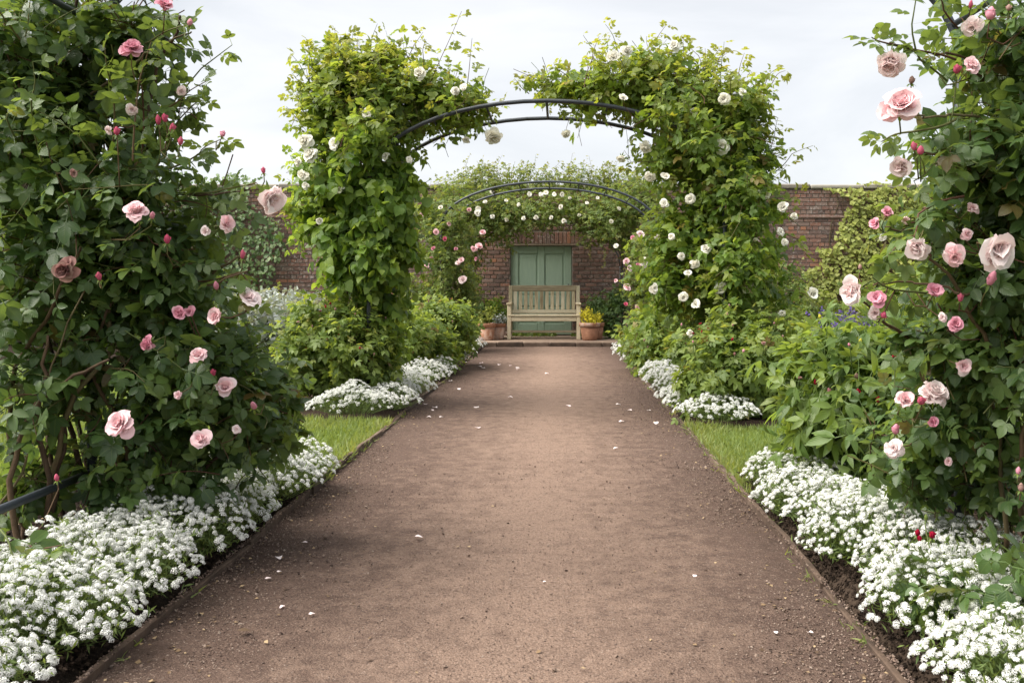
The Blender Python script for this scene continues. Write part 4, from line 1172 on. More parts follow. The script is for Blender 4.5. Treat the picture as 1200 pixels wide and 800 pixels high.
wl_sp = [(chain((495, 120, 8.3), (518, 65, 8.25), (541, 14, 8.2)), 13, 0.128), (chain((545, 120, 8.3), (550, 80, 8.3), (553, 46, 8.3)), 9, 0.128), (chain((372, 105, 8.3), (355, 85, 8.25), (341, 62, 8.2)), 8, 0.135), (chain((412, 80, 8.3), (410, 55, 8.3), (414, 38, 8.3)), 7, 0.135),
         (chain((450, 80, 8.3), (454, 60, 8.3), (455, 50, 8.3)), 6, 0.120), (chain((375, 150, 8.3), (350, 140, 8.2), (335, 125, 8.2)), 7, 0.135), (chain((385, 80, 8.3), (378, 65, 8.3), (376, 55, 8.3)), 6, 0.120), (chain((365, 250, 8.2), (345, 235, 8.1), (330, 240, 8.1)), 7, 0.120),
         (chain((520, 120, 8.3), (555, 128, 8.35), (590, 120, 8.4)), 9, 0.135), (chain((480, 70, 8.3), (475, 58, 8.3), (478, 48, 8.3)), 6, 0.120)]
wl_base = np.array([-1.72, 8.5, 0.06])
rose_plant('climbing_rose', 'white climbing rose with one long shoot rising above the vine clad arch leg', 'rose', wl_base, wl_lobes, 560, 0.128, L_WHITE, T_ROSEM, None, 290, (0.25, 0.62), 8,
           [[wl_base, P(405, 380, 8.4), P(415, 260, 8.4), P(430, 160, 8.4), P(470, 110, 8.4), P(560, 130, 8.45)], [wl_base + (0.1, 0.1, 0), P(390, 380, 8.5), P(385, 250, 8.4), P(395, 130, 8.3)]], wl_bl, wl_sp, 'white climbing roses on the second arch',
           0.85, 0.1, 0.35, 0.9, 0.3, young_top=2.1, wild=60, cane_r=(0.014, 0.007))
vine_base = np.array([-1.62, 8.1, 0.06])
rose_plant('climbing_vine', 'leafy vine of drooping heart shaped leaves covering an arch leg', 'vine', vine_base, [B(430, 215, 8.1, 58, 50, 0.36), B(434, 288, 8.15, 52, 54, 0.32), B(445, 365, 8.3, 34, 56, 0.24), B(465, 240, 8.1, 28, 90, 0.28), B(394, 275, 8.05, 28, 42, 0.22, 0.8), B(450, 425, 8.35, 24, 34, 0.2, 0.5), B(436, 268, 7.92, 24, 62, 0.12, 1.3)],
           560, 0.092, L_VINE, T_HEART, [T_HEART[0]], 280, (0.16, 0.36), 8, [[vine_base, P(432, 400, 8.2), P(440, 300, 8.2), P(430, 180, 8.2)]], (), [(chain((380, 270, 8.0), (355, 262, 7.95), (340, 285, 7.9)), 8, 0.085), (chain((400, 330, 8.0), (365, 345, 7.9), (360, 370, 7.9)), 9, 0.08)], None,
           0.5, 0.45, 0.8, 0.75, 0.35, cane_r=(0.012, 0.006), twig_mat=M_GSTEM, upness=0.2)

wr_lobes = [B(850, 130, 8.3, 52, 45, 0.42), B(790, 110, 8.3, 55, 42, 0.42), B(735, 100, 8.35, 50, 32, 0.4, 0.9), B(690, 102, 8.4, 44, 18, 0.38, 0.9), B(640, 100, 8.4, 28, 10, 0.32, 0.55), B(845, 210, 8.3, 62, 62, 0.42), B(880, 170, 8.3, 30, 50, 0.3, 0.7), B(790, 180, 8.3, 40, 36, 0.35, 0.9),
            B(840, 290, 8.3, 66, 55, 0.40), B(800, 270, 8.3, 40, 50, 0.36, 0.8), B(790, 330, 8.3, 42, 45, 0.36, 0.9), B(880, 330, 8.3, 50, 50, 0.38, 0.9), B(770, 70, 8.3, 40, 22, 0.3, 0.5), B(905, 260, 8.3, 20, 60, 0.25, 0.5), B(850, 370, 8.4, 60, 40, 0.35, 0.7), B(872, 230, 7.85, 30, 50, 0.16, 1.1), B(868, 310, 7.8, 34, 50, 0.16, 1.1), B(790, 125, 7.85, 34, 12, 0.16, 0.7), B(825, 160, 7.85, 32, 24, 0.16, 1.0)]
wr_bl = [bl(px, py, 7.82, d, k, F_WHITE, None, False) for px, py, d, k in ((845, 172, 19, 'full'), (848, 117, 17, 'full'), (790, 55, 15, 'full'), (733, 60, 15, 'full'), (718, 68, 13, 'cup'), (808, 233, 13, 'full'), (828, 293, 14, 'full'), (841, 304, 13, 'flat'), (843, 338, 17, 'full'), (876, 334, 21, 'full'),
         (813, 310, 13, 'full'), (806, 322, 9, 'cup'), (800, 348, 13, 'full'), (884, 282, 8, 'bud'), (918, 243, 15, 'full'), (930, 255, 10, 'full'), (914, 272, 11, 'flat'), (951, 343, 13, 'cup'), (895, 228, 13, 'cup'), (808, 391, 11, 'flat'), (815, 358, 10, 'cup'), (765, 338, 11, 'cup'), (730, 117, 10, 'cup'),
         (916, 367, 9, 'flat'), (778, 240, 10, 'cup'), (787, 278, 10, 'full'), (868, 110, 10, 'cup'), (920, 284, 9, 'full'), (780, 207, 10, 'cup'), (812, 132, 10, 'cup'), (798, 300, 11, 'flat'))] + \
        [bl(663, 156, 8.2, 13, 'full', F_WHITE, (-0.1, -0.6, -0.8), False), bl(757, 171, 8.0, 16, 'full', F_WHITE, (-0.3, -0.6, -0.7), False), bl(729, 183, 8.0, 11, 'cup', F_WHITE, (-0.3, -0.5, -0.8), False), bl(762, 206, 8.0, 12, 'full', F_WHITE, (-0.3, -0.7, -0.5), False)]
wr_sp = [(chain((745, 85, 8.3), (765, 55, 8.3), (781, 28, 8.3)), 10, 0.128), (chain((715, 85, 8.3), (712, 60, 8.3), (714, 42, 8.3)), 7, 0.120), (chain((830, 100, 8.3), (828, 75, 8.3), (826, 58, 8.3)), 6, 0.105), (chain((862, 115, 8.3), (866, 85, 8.3), (872, 62, 8.3)), 9, 0.120),
         (chain((885, 150, 8.3), (897, 125, 8.3), (900, 105, 8.25)), 7, 0.120), (chain((895, 190, 8.3), (908, 160, 8.25), (911, 138, 8.2)), 7, 0.112), (chain((690, 100, 8.35), (650, 92, 8.35), (612, 88, 8.35)), 9, 0.135), (chain((670, 95, 8.35), (655, 82, 8.3), (648, 74, 8.3)), 6, 0.120),
         (chain((900, 240, 8.2), (925, 235, 8.1), (940, 225, 8.1)), 7, 0.120), (chain((910, 270, 8.1), (935, 280, 8.0), (945, 300, 8.0)), 7, 0.120), (chain((920, 340, 8.0), (945, 345, 7.95), (952, 350, 7.9)), 6, 0.120), (chain((770, 190, 8.1), (740, 190, 8.0), (732, 195, 8.0)), 7, 0.120),
         (chain((790, 75, 8.3), (795, 55, 8.3), (800, 45, 8.3)), 6, 0.120), (chain((620, 110, 8.4), (608, 100, 8.4), (603, 92, 8.4)), 5, 0.105)]
wr_base = np.array([1.5, 8.45, 0.06])
rose_plant('climbing_rose', 'white climbing rose clothing an arch leg with creamy open blooms from knee height upward', 'rose', wr_base, wr_lobes, 980, 0.128, L_WHITE, T_ROSEM, None, 300, (0.25, 0.62), 8,
           [[wr_base, P(875, 380, 8.4), P(870, 260, 8.4), P(850, 160, 8.4), P(790, 115, 8.4), P(700, 108, 8.45), P(630, 110, 8.45)], [wr_base + (-0.1, 0.1, 0), P(840, 380, 8.4), P(830, 250, 8.4), P(800, 160, 8.4)]], wr_bl, wr_sp, 'white climbing roses on the second arch',
           0.85, 0.1, 0.4, 0.85, 0.3, young_top=2.1, wild=90, cane_r=(0.014, 0.007))

# ------------------------------------------------------------------ roses on the third arch and over the bench
f2 = lambda px, py, Y, d, mat, k='cup': bl(px, py, Y, d, k, mat, None, False, True)
b0 = np.array([-1.85, 15.0, 0.06])
rose_plant('climbing_rose', 'blush pink climbing rose on an arch leg beside the boxwood ball', 'rose', b0, [B(512, 285, 14.9, 32, 48, 0.5), B(530, 310, 14.9, 26, 45, 0.45), B(500, 345, 14.9, 38, 32, 0.45), B(530, 255, 15, 32, 28, 0.45, 0.8), B(548, 340, 15.2, 22, 28, 0.3, 0.7), B(505, 245, 15, 24, 22, 0.4, 0.6), B(522, 300, 14.45, 20, 60, 0.18)],
           600, 0.10, L_FAR, T_ROSES, None, 0, (0.2, 0.42), 6, [[b0, P(512, 340, 15), P(515, 260, 15), P(540, 235, 15)]],
           [f2(562, 290, 14.3, 9, F_PALE), f2(554, 293, 14.3, 8, F_PALE), f2(541, 305, 14.3, 7, F_PALE), f2(542, 328, 14.3, 11, F_BLUSH, 'full'), f2(538, 310, 14.3, 7, F_BLUSH), f2(511, 272, 14.3, 8, F_PALE, 'full'), f2(521, 281, 14.3, 6, F_DEEP), f2(509, 291, 14.3, 5, F_PINK), f2(559, 303, 14.3, 5, F_PINK),
            f2(566, 274, 14.6, 8, F_PALE), f2(494, 252, 14.4, 6, F_PALE), f2(516, 244, 14.4, 6, F_WHITE), f2(549, 247, 14.5, 7, F_PALE), f2(560, 250, 14.5, 8, F_WHITE), f2(500, 312, 14.3, 7, F_PALE), f2(525, 263, 14.4, 6, F_PALE), f2(507, 303, 14.3, 5, F_DUSK), f2(534, 292, 14.3, 5, F_PINK)],
           [(chain((510, 250, 15), (500, 232, 15), (493, 222, 15)), 8, 0.07)], 'blush roses on the third arch', 0.7, 0.15, 0.4, 0.8, 0.3, cane_r=(0.012, 0.006))
b0 = np.array([1.55, 15.0, 0.06])
rose_plant('climbing_rose', 'blush pink climbing rose on an arch leg beside the golden potted plant', 'rose', b0, [B(772, 300, 14.9, 34, 50, 0.5), B(752, 330, 14.9, 24, 42, 0.4), B(790, 350, 14.9, 40, 34, 0.45), B(762, 275, 14.9, 24, 34, 0.35, 0.7), B(740, 320, 14.9, 12, 34, 0.25, 0.5), B(770, 310, 14.45, 20, 44, 0.18)],
           540, 0.10, L_FAR, T_ROSES, None, 0, (0.2, 0.42), 6, [[b0, P(778, 340, 15), P(776, 280, 15), P(765, 240, 15)]],
           [f2(733, 307, 14.2, 10, F_PALE, 'full'), f2(736, 315, 14.2, 8, F_BLUSH), f2(750, 275, 14.3, 10, F_BLUSH, 'full'), f2(769, 278, 14.2, 11, F_WHITE, 'full'), f2(754, 307, 14.2, 14, F_WHITE, 'full'), f2(722, 330, 14.4, 6, F_PALE), f2(735, 337, 14.2, 10, F_PALE, 'full'), f2(746, 361, 14.2, 8, F_PALE),
            f2(733, 357, 14.2, 5, F_DEEP), f2(797, 274, 14.2, 7, F_PINK), f2(746, 312, 14.2, 6, F_PINK), f2(783, 325, 14.2, 6, F_PINK), f2(723, 290, 14.6, 7, F_WHITE), f2(787, 247, 14.3, 9, F_WHITE), f2(742, 279, 14.3, 5, F_PINK), f2(799, 260, 14.3, 6, F_BLUSH), f2(780, 290, 14.2, 5, F_DEEP)],
           [], 'blush roses on the third arch', 0.7, 0.15, 0.4, 0.8, 0.3, cane_r=(0.012, 0.006))
b0 = np.array([-1.45, 17.3, 0.08])
bow = [B(645, 243, 16.95, 106, 26, 0.75), B(582, 252, 16.8, 46, 36, 0.75), B(712, 255, 16.8, 48, 36, 0.75), B(535, 228, 16.6, 44, 28, 0.6, 0.8), B(752, 232, 16.6, 40, 28, 0.6, 0.8), B(640, 212, 17.3, 110, 20, 0.5, 0.8), B(570, 210, 17.3, 42, 20, 0.45, 0.6), B(720, 215, 17.3, 40, 20, 0.45, 0.6), B(553, 285, 17.1, 26, 42, 0.4, 0.7), B(735, 275, 17.1, 22, 36, 0.4, 0.7), B(555, 330, 17.3, 16, 34, 0.3, 0.5),
       B(560, 195, 17.3, 25, 12, 0.3, 0.25), B(680, 196, 17.3, 25, 12, 0.3, 0.25), B(615, 198, 17.3, 20, 10, 0.3, 0.2)]
brng = random.Random(4)
bowb = [f2(px, py, 16.15, d, F_WHITE, k) for px, py, d, k in ((594, 257, 6, 'full'), (657, 243, 7, 'full'), (661, 259, 6, 'full'), (716, 260, 6, 'full'), (640, 226, 7, 'flat'), (650, 228, 6, 'flat'), (576, 226, 6, 'flat'), (628, 255, 6, 'full'), (614, 256, 5, 'full'), (646, 255, 5, 'full'), (679, 252, 5, 'full'), (634, 228, 6, 'flat'),
        (658, 228, 6, 'flat'), (577, 254, 6, 'full'), (593, 235, 5, 'flat'), (700, 232, 5, 'flat'), (569, 237, 6, 'flat'), (608, 240, 5, 'flat'), (725, 245, 6, 'full'), (560, 245, 7, 'full'), (688, 238, 5, 'flat'), (620, 228, 6, 'flat'), (668, 232, 5, 'full'))]
bowb += [f2(729, 243, 16.6, 7, F_PINK, 'cup'), f2(548, 247, 16.6, 7, F_PALE, 'cup')]
bsp = [(chain((550 + i * 17 + brng.uniform(-6, 6), 212, 17.2), (552 + i * 17 + brng.uniform(-8, 8), 198, 17.2), (553 + i * 17 + brng.uniform(-12, 12), brng.uniform(178, 194), 17.2)), 7, 0.075) for i in range(11)]
bsp += [(chain((690, 270, 16.7), (692, 285, 16.6), (690, 302, 16.6)), 9, 0.075), (chain((705, 275, 16.7), (708, 295, 16.6), (707, 312, 16.6)), 9, 0.075), (chain((595, 262, 16.7), (600, 270, 16.65), (603, 276, 16.6)), 6, 0.07), (chain((625, 262, 16.7), (622, 268, 16.65), (621, 272, 16.6)), 5, 0.07), (chain((683, 262, 16.7), (684, 276, 16.65), (686, 290, 16.6)), 7, 0.07)]
rose_plant('climbing_rose', 'white rambling rose spreading over the bower and wall top above the bench', 'rose', b0, bow, 1750, 0.10, L_FAR, T_ROSES, None, 0, (0.2, 0.42), 6, [[b0, P(557, 330, 17.3), P(565, 270, 17.3), P(620, 240, 17.3), P(700, 245, 17.3)], [np.array([1.15, 17.4, 0.08]), P(728, 330, 17.4), P(726, 270, 17.4), P(690, 235, 17.4)]], bowb, bsp, None,
           0.8, 0.12, 0.4, 0.85, 0.25, young_top=2.6, cane_r=(0.013, 0.006))
g = Geo(); g.box((0.52, 16.78, 1.86), (1.22, 16.86, 1.895), bevel=0.004); bd = g.build('timber_board', M_BOARD, smooth=False); tag(bd, 'thin bare timber batten under the bower roses beside hanging shoots', 'batten')

# ------------------------------------------------------------------ border shrubs
def shrub(name, label, base_px, Y, lobes, n, size, mat, tps, n_obj, group=None, hips=0, hip_mat=None, K=6, sh=(0.16, 0.32), stems=7, **k):
    b = P(base_px, 0, Y); b[2] = 0.06
    cs = []
    c0 = lobes[0][0]
    for i in range(stems):
        c, r, w = lobes[i % len(lobes)]
        tip = c + r * np.array([random.uniform(-0.6, 0.6), random.uniform(-0.5, 0.5), random.uniform(0.1, 0.8)])
        st = b + np.array([random.uniform(-0.12, 0.12), random.uniform(-0.12, 0.12), -0.03])
        cs.append([st, st * 0.55 + tip * 0.45 + np.array([0, 0, 0.06]), tip])
    bls = []
    if hips:
        p, o = seeds(lobes, hips * 6, 0.98)
        good = np.where((o[:, 2] > 0.15) | (o[:, 1] < -0.5))[0][:hips]
        for i in good:
            bls.append(dict(pos=p[i] + np.array([0, 0, 0.03]), diam=random.uniform(0.018, 0.03), kind=random.choice(['bud', 'bud', 'flat']), mat=random.choice(hip_mat), face=(random.uniform(-0.5, 0.5), -0.3, 1), near=False, low=True))
    return rose_plant(name, label, 'shrub', b, lobes, n, size, mat, tps, None, n_obj, sh, K, cs, bls, (), group, cane_r=(0.006, 0.003), twig_mat=M_GSTEM, upness=0.7, **k)

shrub('peony_shrub', 'large leafy shrub with long pointed leaves and spent flower heads beside alyssum', 1010, 4.75,
      [B(988, 460, 4.55, 76, 70, 0.36), B(1045, 440, 4.75, 58, 66, 0.34), B(960, 438, 4.7, 44, 44, 0.3, 0.8), B(1030, 540, 4.6, 66, 58, 0.3), B(990, 540, 4.6, 40, 46, 0.26, 0.8), B(1000, 405, 4.7, 64, 40, 0.3, 0.9), B(1075, 500, 4.7, 40, 60, 0.3, 0.7)],
      560, 0.145, L_PEONY, T_PEONY, 300, None, 34, [F_DUSK, F_PINK, F_RED, L_GOLD], 6, (0.2, 0.38), 10, young_tip=0.6, leaf_droop=0.75, face_up=0.7)
shrub('rose_shrub', 'rounded leafy shrub rose with spent buds below the heart leaved vine', 395, 8.0,
      [B(393, 403, 7.95, 60, 44, 0.34), B(358, 412, 8.0, 32, 44, 0.3), B(428, 418, 8.05, 38, 38, 0.3), B(388, 438, 8.1, 54, 30, 0.28), B(370, 368, 8.1, 36, 28, 0.25, 0.8), B(416, 372, 8.1, 36, 26, 0.25, 0.8)],
      600, 0.108, L_SHRUB, T_SHRUB, 280, 'shrub roses under the white rose arch', 26, [F_DUSK, F_RED, F_DUSK], 6, young_tip=0.7, leaf_droop=0.5)
shrub('rose_shrub', 'upright leafy shrub rose with spent buds below the white blooms of the arch', 865, 7.7,
      [B(865, 420, 7.5, 62, 48, 0.36), B(830, 445, 7.5, 36, 42, 0.3), B(902, 435, 7.6, 42, 52, 0.3), B(865, 470, 7.5, 56, 32, 0.3), B(880, 380, 7.7, 52, 28, 0.28, 0.8)],
      600, 0.112, L_SHRUB, T_SHRUB, 280, 'shrub roses under the white rose arch', 30, [F_DUSK, F_RED, F_PINK], 6, young_tip=0.7, leaf_droop=0.5)
shrub('rose_shrub', 'dense light green shrub rose between the vine arch leg and the boxwood pots', 500, 11.6,
      [B(492, 395, 11.2, 40, 34, 0.45), B(525, 378, 11.9, 32, 30, 0.45), B(475, 400, 10.6, 34, 40, 0.42), B(500, 415, 11.2, 40, 22, 0.4), B(540, 390, 12.4, 18, 26, 0.3), B(508, 362, 11.8, 38, 18, 0.35, 0.8)],
      620, 0.12, L_SHRUB, T_SHRUB, 60, 'shrub roses near the third arch', 16, [F_DUSK, F_RED], 6, minpx=9.5, young_tip=0.6)
shrub('rose_shrub', 'dense light green shrub rose between the white roses and the golden potted plant', 775, 11.2,
      [B(775, 400, 11.0, 34, 34, 0.45), B(752, 390, 11.6, 26, 30, 0.4), B(800, 410, 10.6, 36, 36, 0.42), B(772, 420, 11.0, 34, 20, 0.38), B(790, 370, 11.2, 40, 24, 0.4, 0.8)],
      580, 0.12, L_SHRUB, T_SHRUB, 60, 'shrub roses near the third arch', 16, [F_DUSK, F_RED], 6, minpx=9.5, young_tip=0.6)
# shrubs at the foot of the wall by the terrace
def small_shrub(name, label, base, lobes, n, size, mat, tps, K=6, sh=(0.08, 0.18), **k):
    return rose_plant(name, label, 'shrub', base, lobes, n, size, mat, tps, None, 0, sh, K, [], (), (), None, twig_mat=M_GSTEM, upness=0.5, twig_r=0.0018, **k)
small_shrub('boxwood_ball', 'small clipped dark green boxwood ball behind two terracotta pots', (P(578, 395, 17.4)[0], 17.4, 0.07), [B(579, 365, 17.4, 18, 19, 0.26)], 300, 0.038, L_VINE, T_OVAL, 10, (0.06, 0.12), lo=0.6)
small_shrub('leafy_shrub', 'dark leafy shrub against the wall between boxwood ball and blush rose', (P(550, 395, 17.3)[0], 17.3, 0.07), [B(552, 372, 17.3, 22, 24, 0.35), B(535, 375, 17.2, 22, 24, 0.3)], 200, 0.11, L_DARK, T_SHRUB, 6, (0.15, 0.3))
small_shrub('hellebore', 'dark fingered leaf evergreen beside the golden potted plant', (P(716, 395, 17.3)[0], 17.3, 0.07), [B(716, 372, 17.3, 18, 24, 0.3), B(724, 350, 17.4, 16, 20, 0.3), B(700, 356, 17.5, 12, 14, 0.25)], 190, 0.13, L_DARK, T_PEONY, 5, (0.15, 0.3))

# ------------------------------------------------------------------ potted plants
def pot(label, px, Y, dia, h, mat_leaf, tps, lobes, n, size, z=0.067, sh=(0.06, 0.13)):
    c = P(px, 390, Y); c[2] = z
    root = thing('potted_plant', label, 'pot', c, 'terracotta pots flanking the bench')
    r = dia / 2
    g = Geo()
    g.lathe([(r * 0.66, 0.0), (r * 0.72, 0.02), (r * 0.90, h * 0.78), (r * 0.86, h * 0.78), (r * 0.80, h * 0.88)], c, 26, rnd=random.random())
    body = g.build('pot', M_POT, root)
    g = Geo(); g.lathe([(r * 0.902, h * 0.775), (r * 1.0, h * 0.785), (r * 1.02, h * 0.98), (r * 0.99, h), (r * 0.90, h), (r * 0.88, h * 0.90), (r * 0.80, h * 0.885)], c, 26, rnd=random.random(), close_bottom=False)
    g.build('rim', M_POT, body)
    g = Geo(); g.lathe([(0.001, h * 0.91), (r * 0.5, h * 0.905), (r * 0.88, h * 0.9)], c, 16, close_bottom=False); g.build('soil', M_SOIL, root)
    p, outw = seeds(lobes, n, 0.35)
    d = unit(outw * 0.8 + np.array([0, 0, 0.6]) + 0.35 * rng.normal(size=p.shape)); ln = rng.uniform(*sh, len(p))
    pos, ax, nm, tf, tw = grow(p - d * ln[:, None] * 0.8, d, ln, 7, 0.1, 0.3, 0.9, outw)
    tg = Geo(); twigs(tg, tw, 0.002, 0.001)
    for i in range(9):
        a = c + np.array([random.uniform(-0.4, 0.4) * r, random.uniform(-0.4, 0.4) * r, h * 0.9])
        tg.tube([a, (a + lobes[0][0]) / 2 + 0.02 * rng.normal(size=3), lobes[0][0] + 0.5 * lobes[0][1] * rng.normal(size=3)], 0.003, 4)
    put_leaves(root, tps, pos, ax, nm, size * rng.uniform(0.7, 1.2, len(pos)), np.zeros(len(pos)), mat_leaf, 0)
    tg.build('twigs', M_GSTEM, root, 'stuff')
    return root
pot('terracotta pot of variegated yellow green foliage in front of a smaller pot', 570, 16.75, 0.33, 0.29, L_IVY, T_OVAL, [B(568, 372, 16.75, 11, 10, 0.16), B(574, 366, 16.75, 8, 8, 0.12)], 60, 0.045)
pot('terracotta pot of grey green trailing foliage half hidden behind another pot', 583.5, 17.0, 0.28, 0.28, L_SILVER, T_OVAL, [B(586, 374, 17.0, 12, 7, 0.15)], 55, 0.035)
pot('terracotta pot holding a bright golden yellow bushy plant', 691, 16.75, 0.36, 0.30, L_GOLD, T_OVAL, [B(691, 371, 16.75, 13, 9, 0.2), B(688, 367, 16.75, 9, 7, 0.16), B(697, 374, 16.75, 10, 7, 0.16)], 120, 0.035)
pot('terracotta pot with dark leaves tucked behind the golden plant', 699, 17.05, 0.28, 0.29, L_DARK, T_OVAL, [B(700, 372, 17.1, 10, 11, 0.16)], 60, 0.04)

# ------------------------------------------------------------------ sweet alyssum along the path
def head_tp(n, seed):
    r = np.random.default_rng(seed)
    V, Fs, uv = [], [], []
    for i in range(n):
        z = 1 - (i + 0.5) / n * 0.95
        a = i * 2.39996
        s = math.sqrt(max(0, 1 - z * z))
        nrm = unit(np.array([s * math.cos(a), s * math.sin(a), z]) + 0.25 * r.normal(size=3))
        c = np.array([s * math.cos(a), s * math.sin(a), z * 0.62]) * r.uniform(0.82, 1.08)
        x = unit(np.cross(nrm, r.normal(size=3))); y = np.cross(nrm, x)
        k = r.uniform(0.24, 0.33)
        b = len(V)
        # four petals: a notched square with raised corners
        for j in range(8):
            t = j * math.pi / 4
            rad = k * (1.25 if j % 2 == 0 else 0.55)
            V.append(c + rad * (math.cos(t) * x + math.sin(t) * y) + nrm * (0.05 if j % 2 == 0 else 0)); uv.append((0.5, 0.9))
        Fs.append(tuple(range(b, b + 8)))
    return np.array(V), Fs, np.array(uv)
HEADS = [head_tp(24, 1), head_tp(20, 2), head_tp(28, 3)]
HEADS_FAR = [head_tp(16, 4)]
def simple_mesh(tp, name, mat):
    g = Geo(); g.faces(tp[0], tp[1], uv=tp[2]); return g.mesh(name, mat, False)
HEAD_ME = [simple_mesh(t, 'flower_head', F_ALY) for t in HEADS]

ALY_OWN = {(-1.36, 4.92): 'small mound of white alyssum next to the lawn, below the dark leaved pink rose', (1.14, 4.78): 'small mound of white alyssum next to the lawn, below the peony shrub',
           (-1.62, 7.50): 'broad mound of white alyssum next to the lawn, at the foot of the vine', (1.20, 7.15): 'broad mound of white alyssum next to the lawn, below the creamy white rose',
           (-1.42, 14.8): 'mound of white alyssum next to the terrace step and boxwood ball', (1.06, 13.6): 'mound of white alyssum next to the terrace step and golden pot'}
def alyssum(x, y, rx, ry, h, n, label, group, n_obj=0, far=False, zb=0.055):
    if (x, y) in ALY_OWN:
        label, group = ALY_OWN[(x, y)], 'alyssum along the path'
    x -= 0.045 * np.sign(x)
    n = int(n * (1.15 if far else 1.5))
    root = thing('alyssum_plant', label, 'alyssum', (x, y, zb), group)
    a = rng.random(n) * 2 * np.pi
    q = np.sqrt(rng.random(n)) * 1.02
    lump = 0.62 + 0.55 * vnoise(np.cos(a) * q * 2.2 + x * 7 + 20, np.sin(a) * q * 2.2 + y * 7 + 20, 9) + 0.25 * vnoise(np.cos(a) * q * 5 + x * 9 + 20, np.sin(a) * q * 5 + y * 9 + 20, 19)
    X = x + rx * q * np.cos(a) * (0.85 + 0.3 * lump * 0.6); Y = y + ry * q * np.sin(a) * (0.85 + 0.3 * lump * 0.6)
    Z = zb + h * np.sqrt(np.clip(1.12 - q * q, 0.04, 1)) * lump * rng.uniform(0.86, 1.08, n)
    Z = np.maximum(Z, 0.03)
    pos = np.stack([X, Y, Z], 1)
    nrm = unit(np.stack([np.cos(a) * q * 0.9, np.sin(a) * q * 0.9, np.full(n, 0.9)], 1) + 0.25 * rng.normal(size=(n, 3)))
    sz = rng.uniform(0.0065, 0.0135, n) * (1.3 if far else 1.0)
    M = basis(unit(np.cross(nrm, rng.normal(size=(n, 3)))), nrm, sz)
    pick = pick_near(pos, n_obj, sz * 2, 6.5, 9) if n_obj else np.zeros(0, int)
    for i in pick:
        m = M[i]
        link('flower_head', HEAD_ME[i % 3], root, Matrix([[*m[0], pos[i][0]], [*m[1], pos[i][1]], [*m[2], pos[i][2]], [0, 0, 0, 1]]))
    rest = np.ones(n, bool); rest[pick] = False
    g = Geo()
    tps = HEADS_FAR if far else HEADS
    kk = rng.integers(0, len(tps), n)
    for k, t in enumerate(tps):
        s = rest & (kk == k); g.stamp(t, M[s], pos[s])
    g.build('flower_heads', F_ALY, root, 'stuff', smooth=False)
    # stems and narrow leaves below the heads
    nl = int(n * (1.6 if far else 5.0))
    j = rng.integers(0, n, nl)
    t = rng.uniform(0.3, 1.04, nl)[:, None]
    cen = np.array([x, y, zb]) + (pos[j] - np.array([x, y, zb])) * np.array([0.45, 0.45, 0.0])
    lp = cen * (1 - t) + pos[j] * t + 0.012 * rng.normal(size=(nl, 3))
    lp[:, 2] = np.maximum(lp[:, 2], 0.02)
    la = unit(rng.normal(size=(nl, 3)) + np.array([0, 0, 0.5])); ln = unit(rng.normal(size=(nl, 3)) + np.array([0, 0, 1.0]))
    g = Geo()
    g.stamp(leaflet(0.11, prof=((0, 0), (0.5, 1.0), (1.0, 0)), fold=0.1, curl=0.2), basis(la, ln, rng.uniform(0.018, 0.034, nl)), lp)
    tw = np.stack([cen, cen * 0.5 + pos * 0.5 if len(cen) == n else cen * 0.4 + pos[j] * 0.6, pos[j]], 1)
    sel = rng.permutation(nl)[:n]
    twigs(g, tw[sel], 0.0012, 0.0007)
    g.build('foliage', L_ALY, root, 'stuff')
    return root
G1, G2, G3, G4 = 'alyssum under the faded pink rose', 'alyssum under the peony shrub', 'alyssum by the vine', 'alyssum by the creamy roses'
LA1, LA2 = 'mound of white alyssum edging the path below the dark leaved pink rose', 'mound of white alyssum edging the path by the crimson rosebuds and peony shrub'
for x, y, rx, ry, h, n in ((-1.60, 2.35, .34, .30, .17, 520), (-1.50, 2.72, .30, .27, .19, 480), (-1.66, 2.95, .26, .26, .19, 380), (-1.48, 3.15, .28, .27, .20, 430), (-1.60, 3.45, .26, .26, .18, 380), (-1.45, 3.62, .27, .26, .20, 400), (-1.45, 4.02, .26, .27, .19, 380),
                           (-1.56, 4.35, .27, .27, .22, 400), (-1.40, 4.55, .25, .26, .21, 340), (-1.53, 4.85, .28, .26, .22, 360), (-1.36, 4.92, .22, .22, .18, 260)):
    alyssum(x, y, rx * 0.92, ry, h, n, LA1, G1, 60 if y < 4 else 30)
for x, y, rx, ry, h, n in ((1.28, 2.40, .34, .28, .17, 500), (1.42, 2.72, .30, .28, .17, 440), (1.20, 2.85, .27, .26, .18, 420), (1.30, 3.22, .27, .27, .19, 420), (1.18, 3.55, .26, .26, .18, 400), (1.22, 3.92, .27, .26, .19, 400), (1.13, 4.22, .25, .25, .17, 340), (1.20, 4.50, .24, .24, .17, 320), (1.14, 4.78, .19, .17, .15, 200)):
    alyssum(x, y, rx, ry, h, n, LA2, G2, 60 if y < 4 else 30)
for x, y, rx, ry, h, n in ((-1.62, 7.50, .36, .28, .19, 330), (-1.42, 7.75, .28, .28, .18, 260), (-1.55, 8.35, .32, .34, .18, 300), (-1.42, 8.85, .26, .34, .17, 240), (-1.50, 9.45, .28, .38, .17, 250), (-1.42, 10.1, .26, .40, .17, 240), (-1.40, 10.7, .24, .30, .16, 180)):
    alyssum(x, y, rx, ry, h, n, 'mound of white alyssum edging the path at the foot of the vine', G3, 0, True)
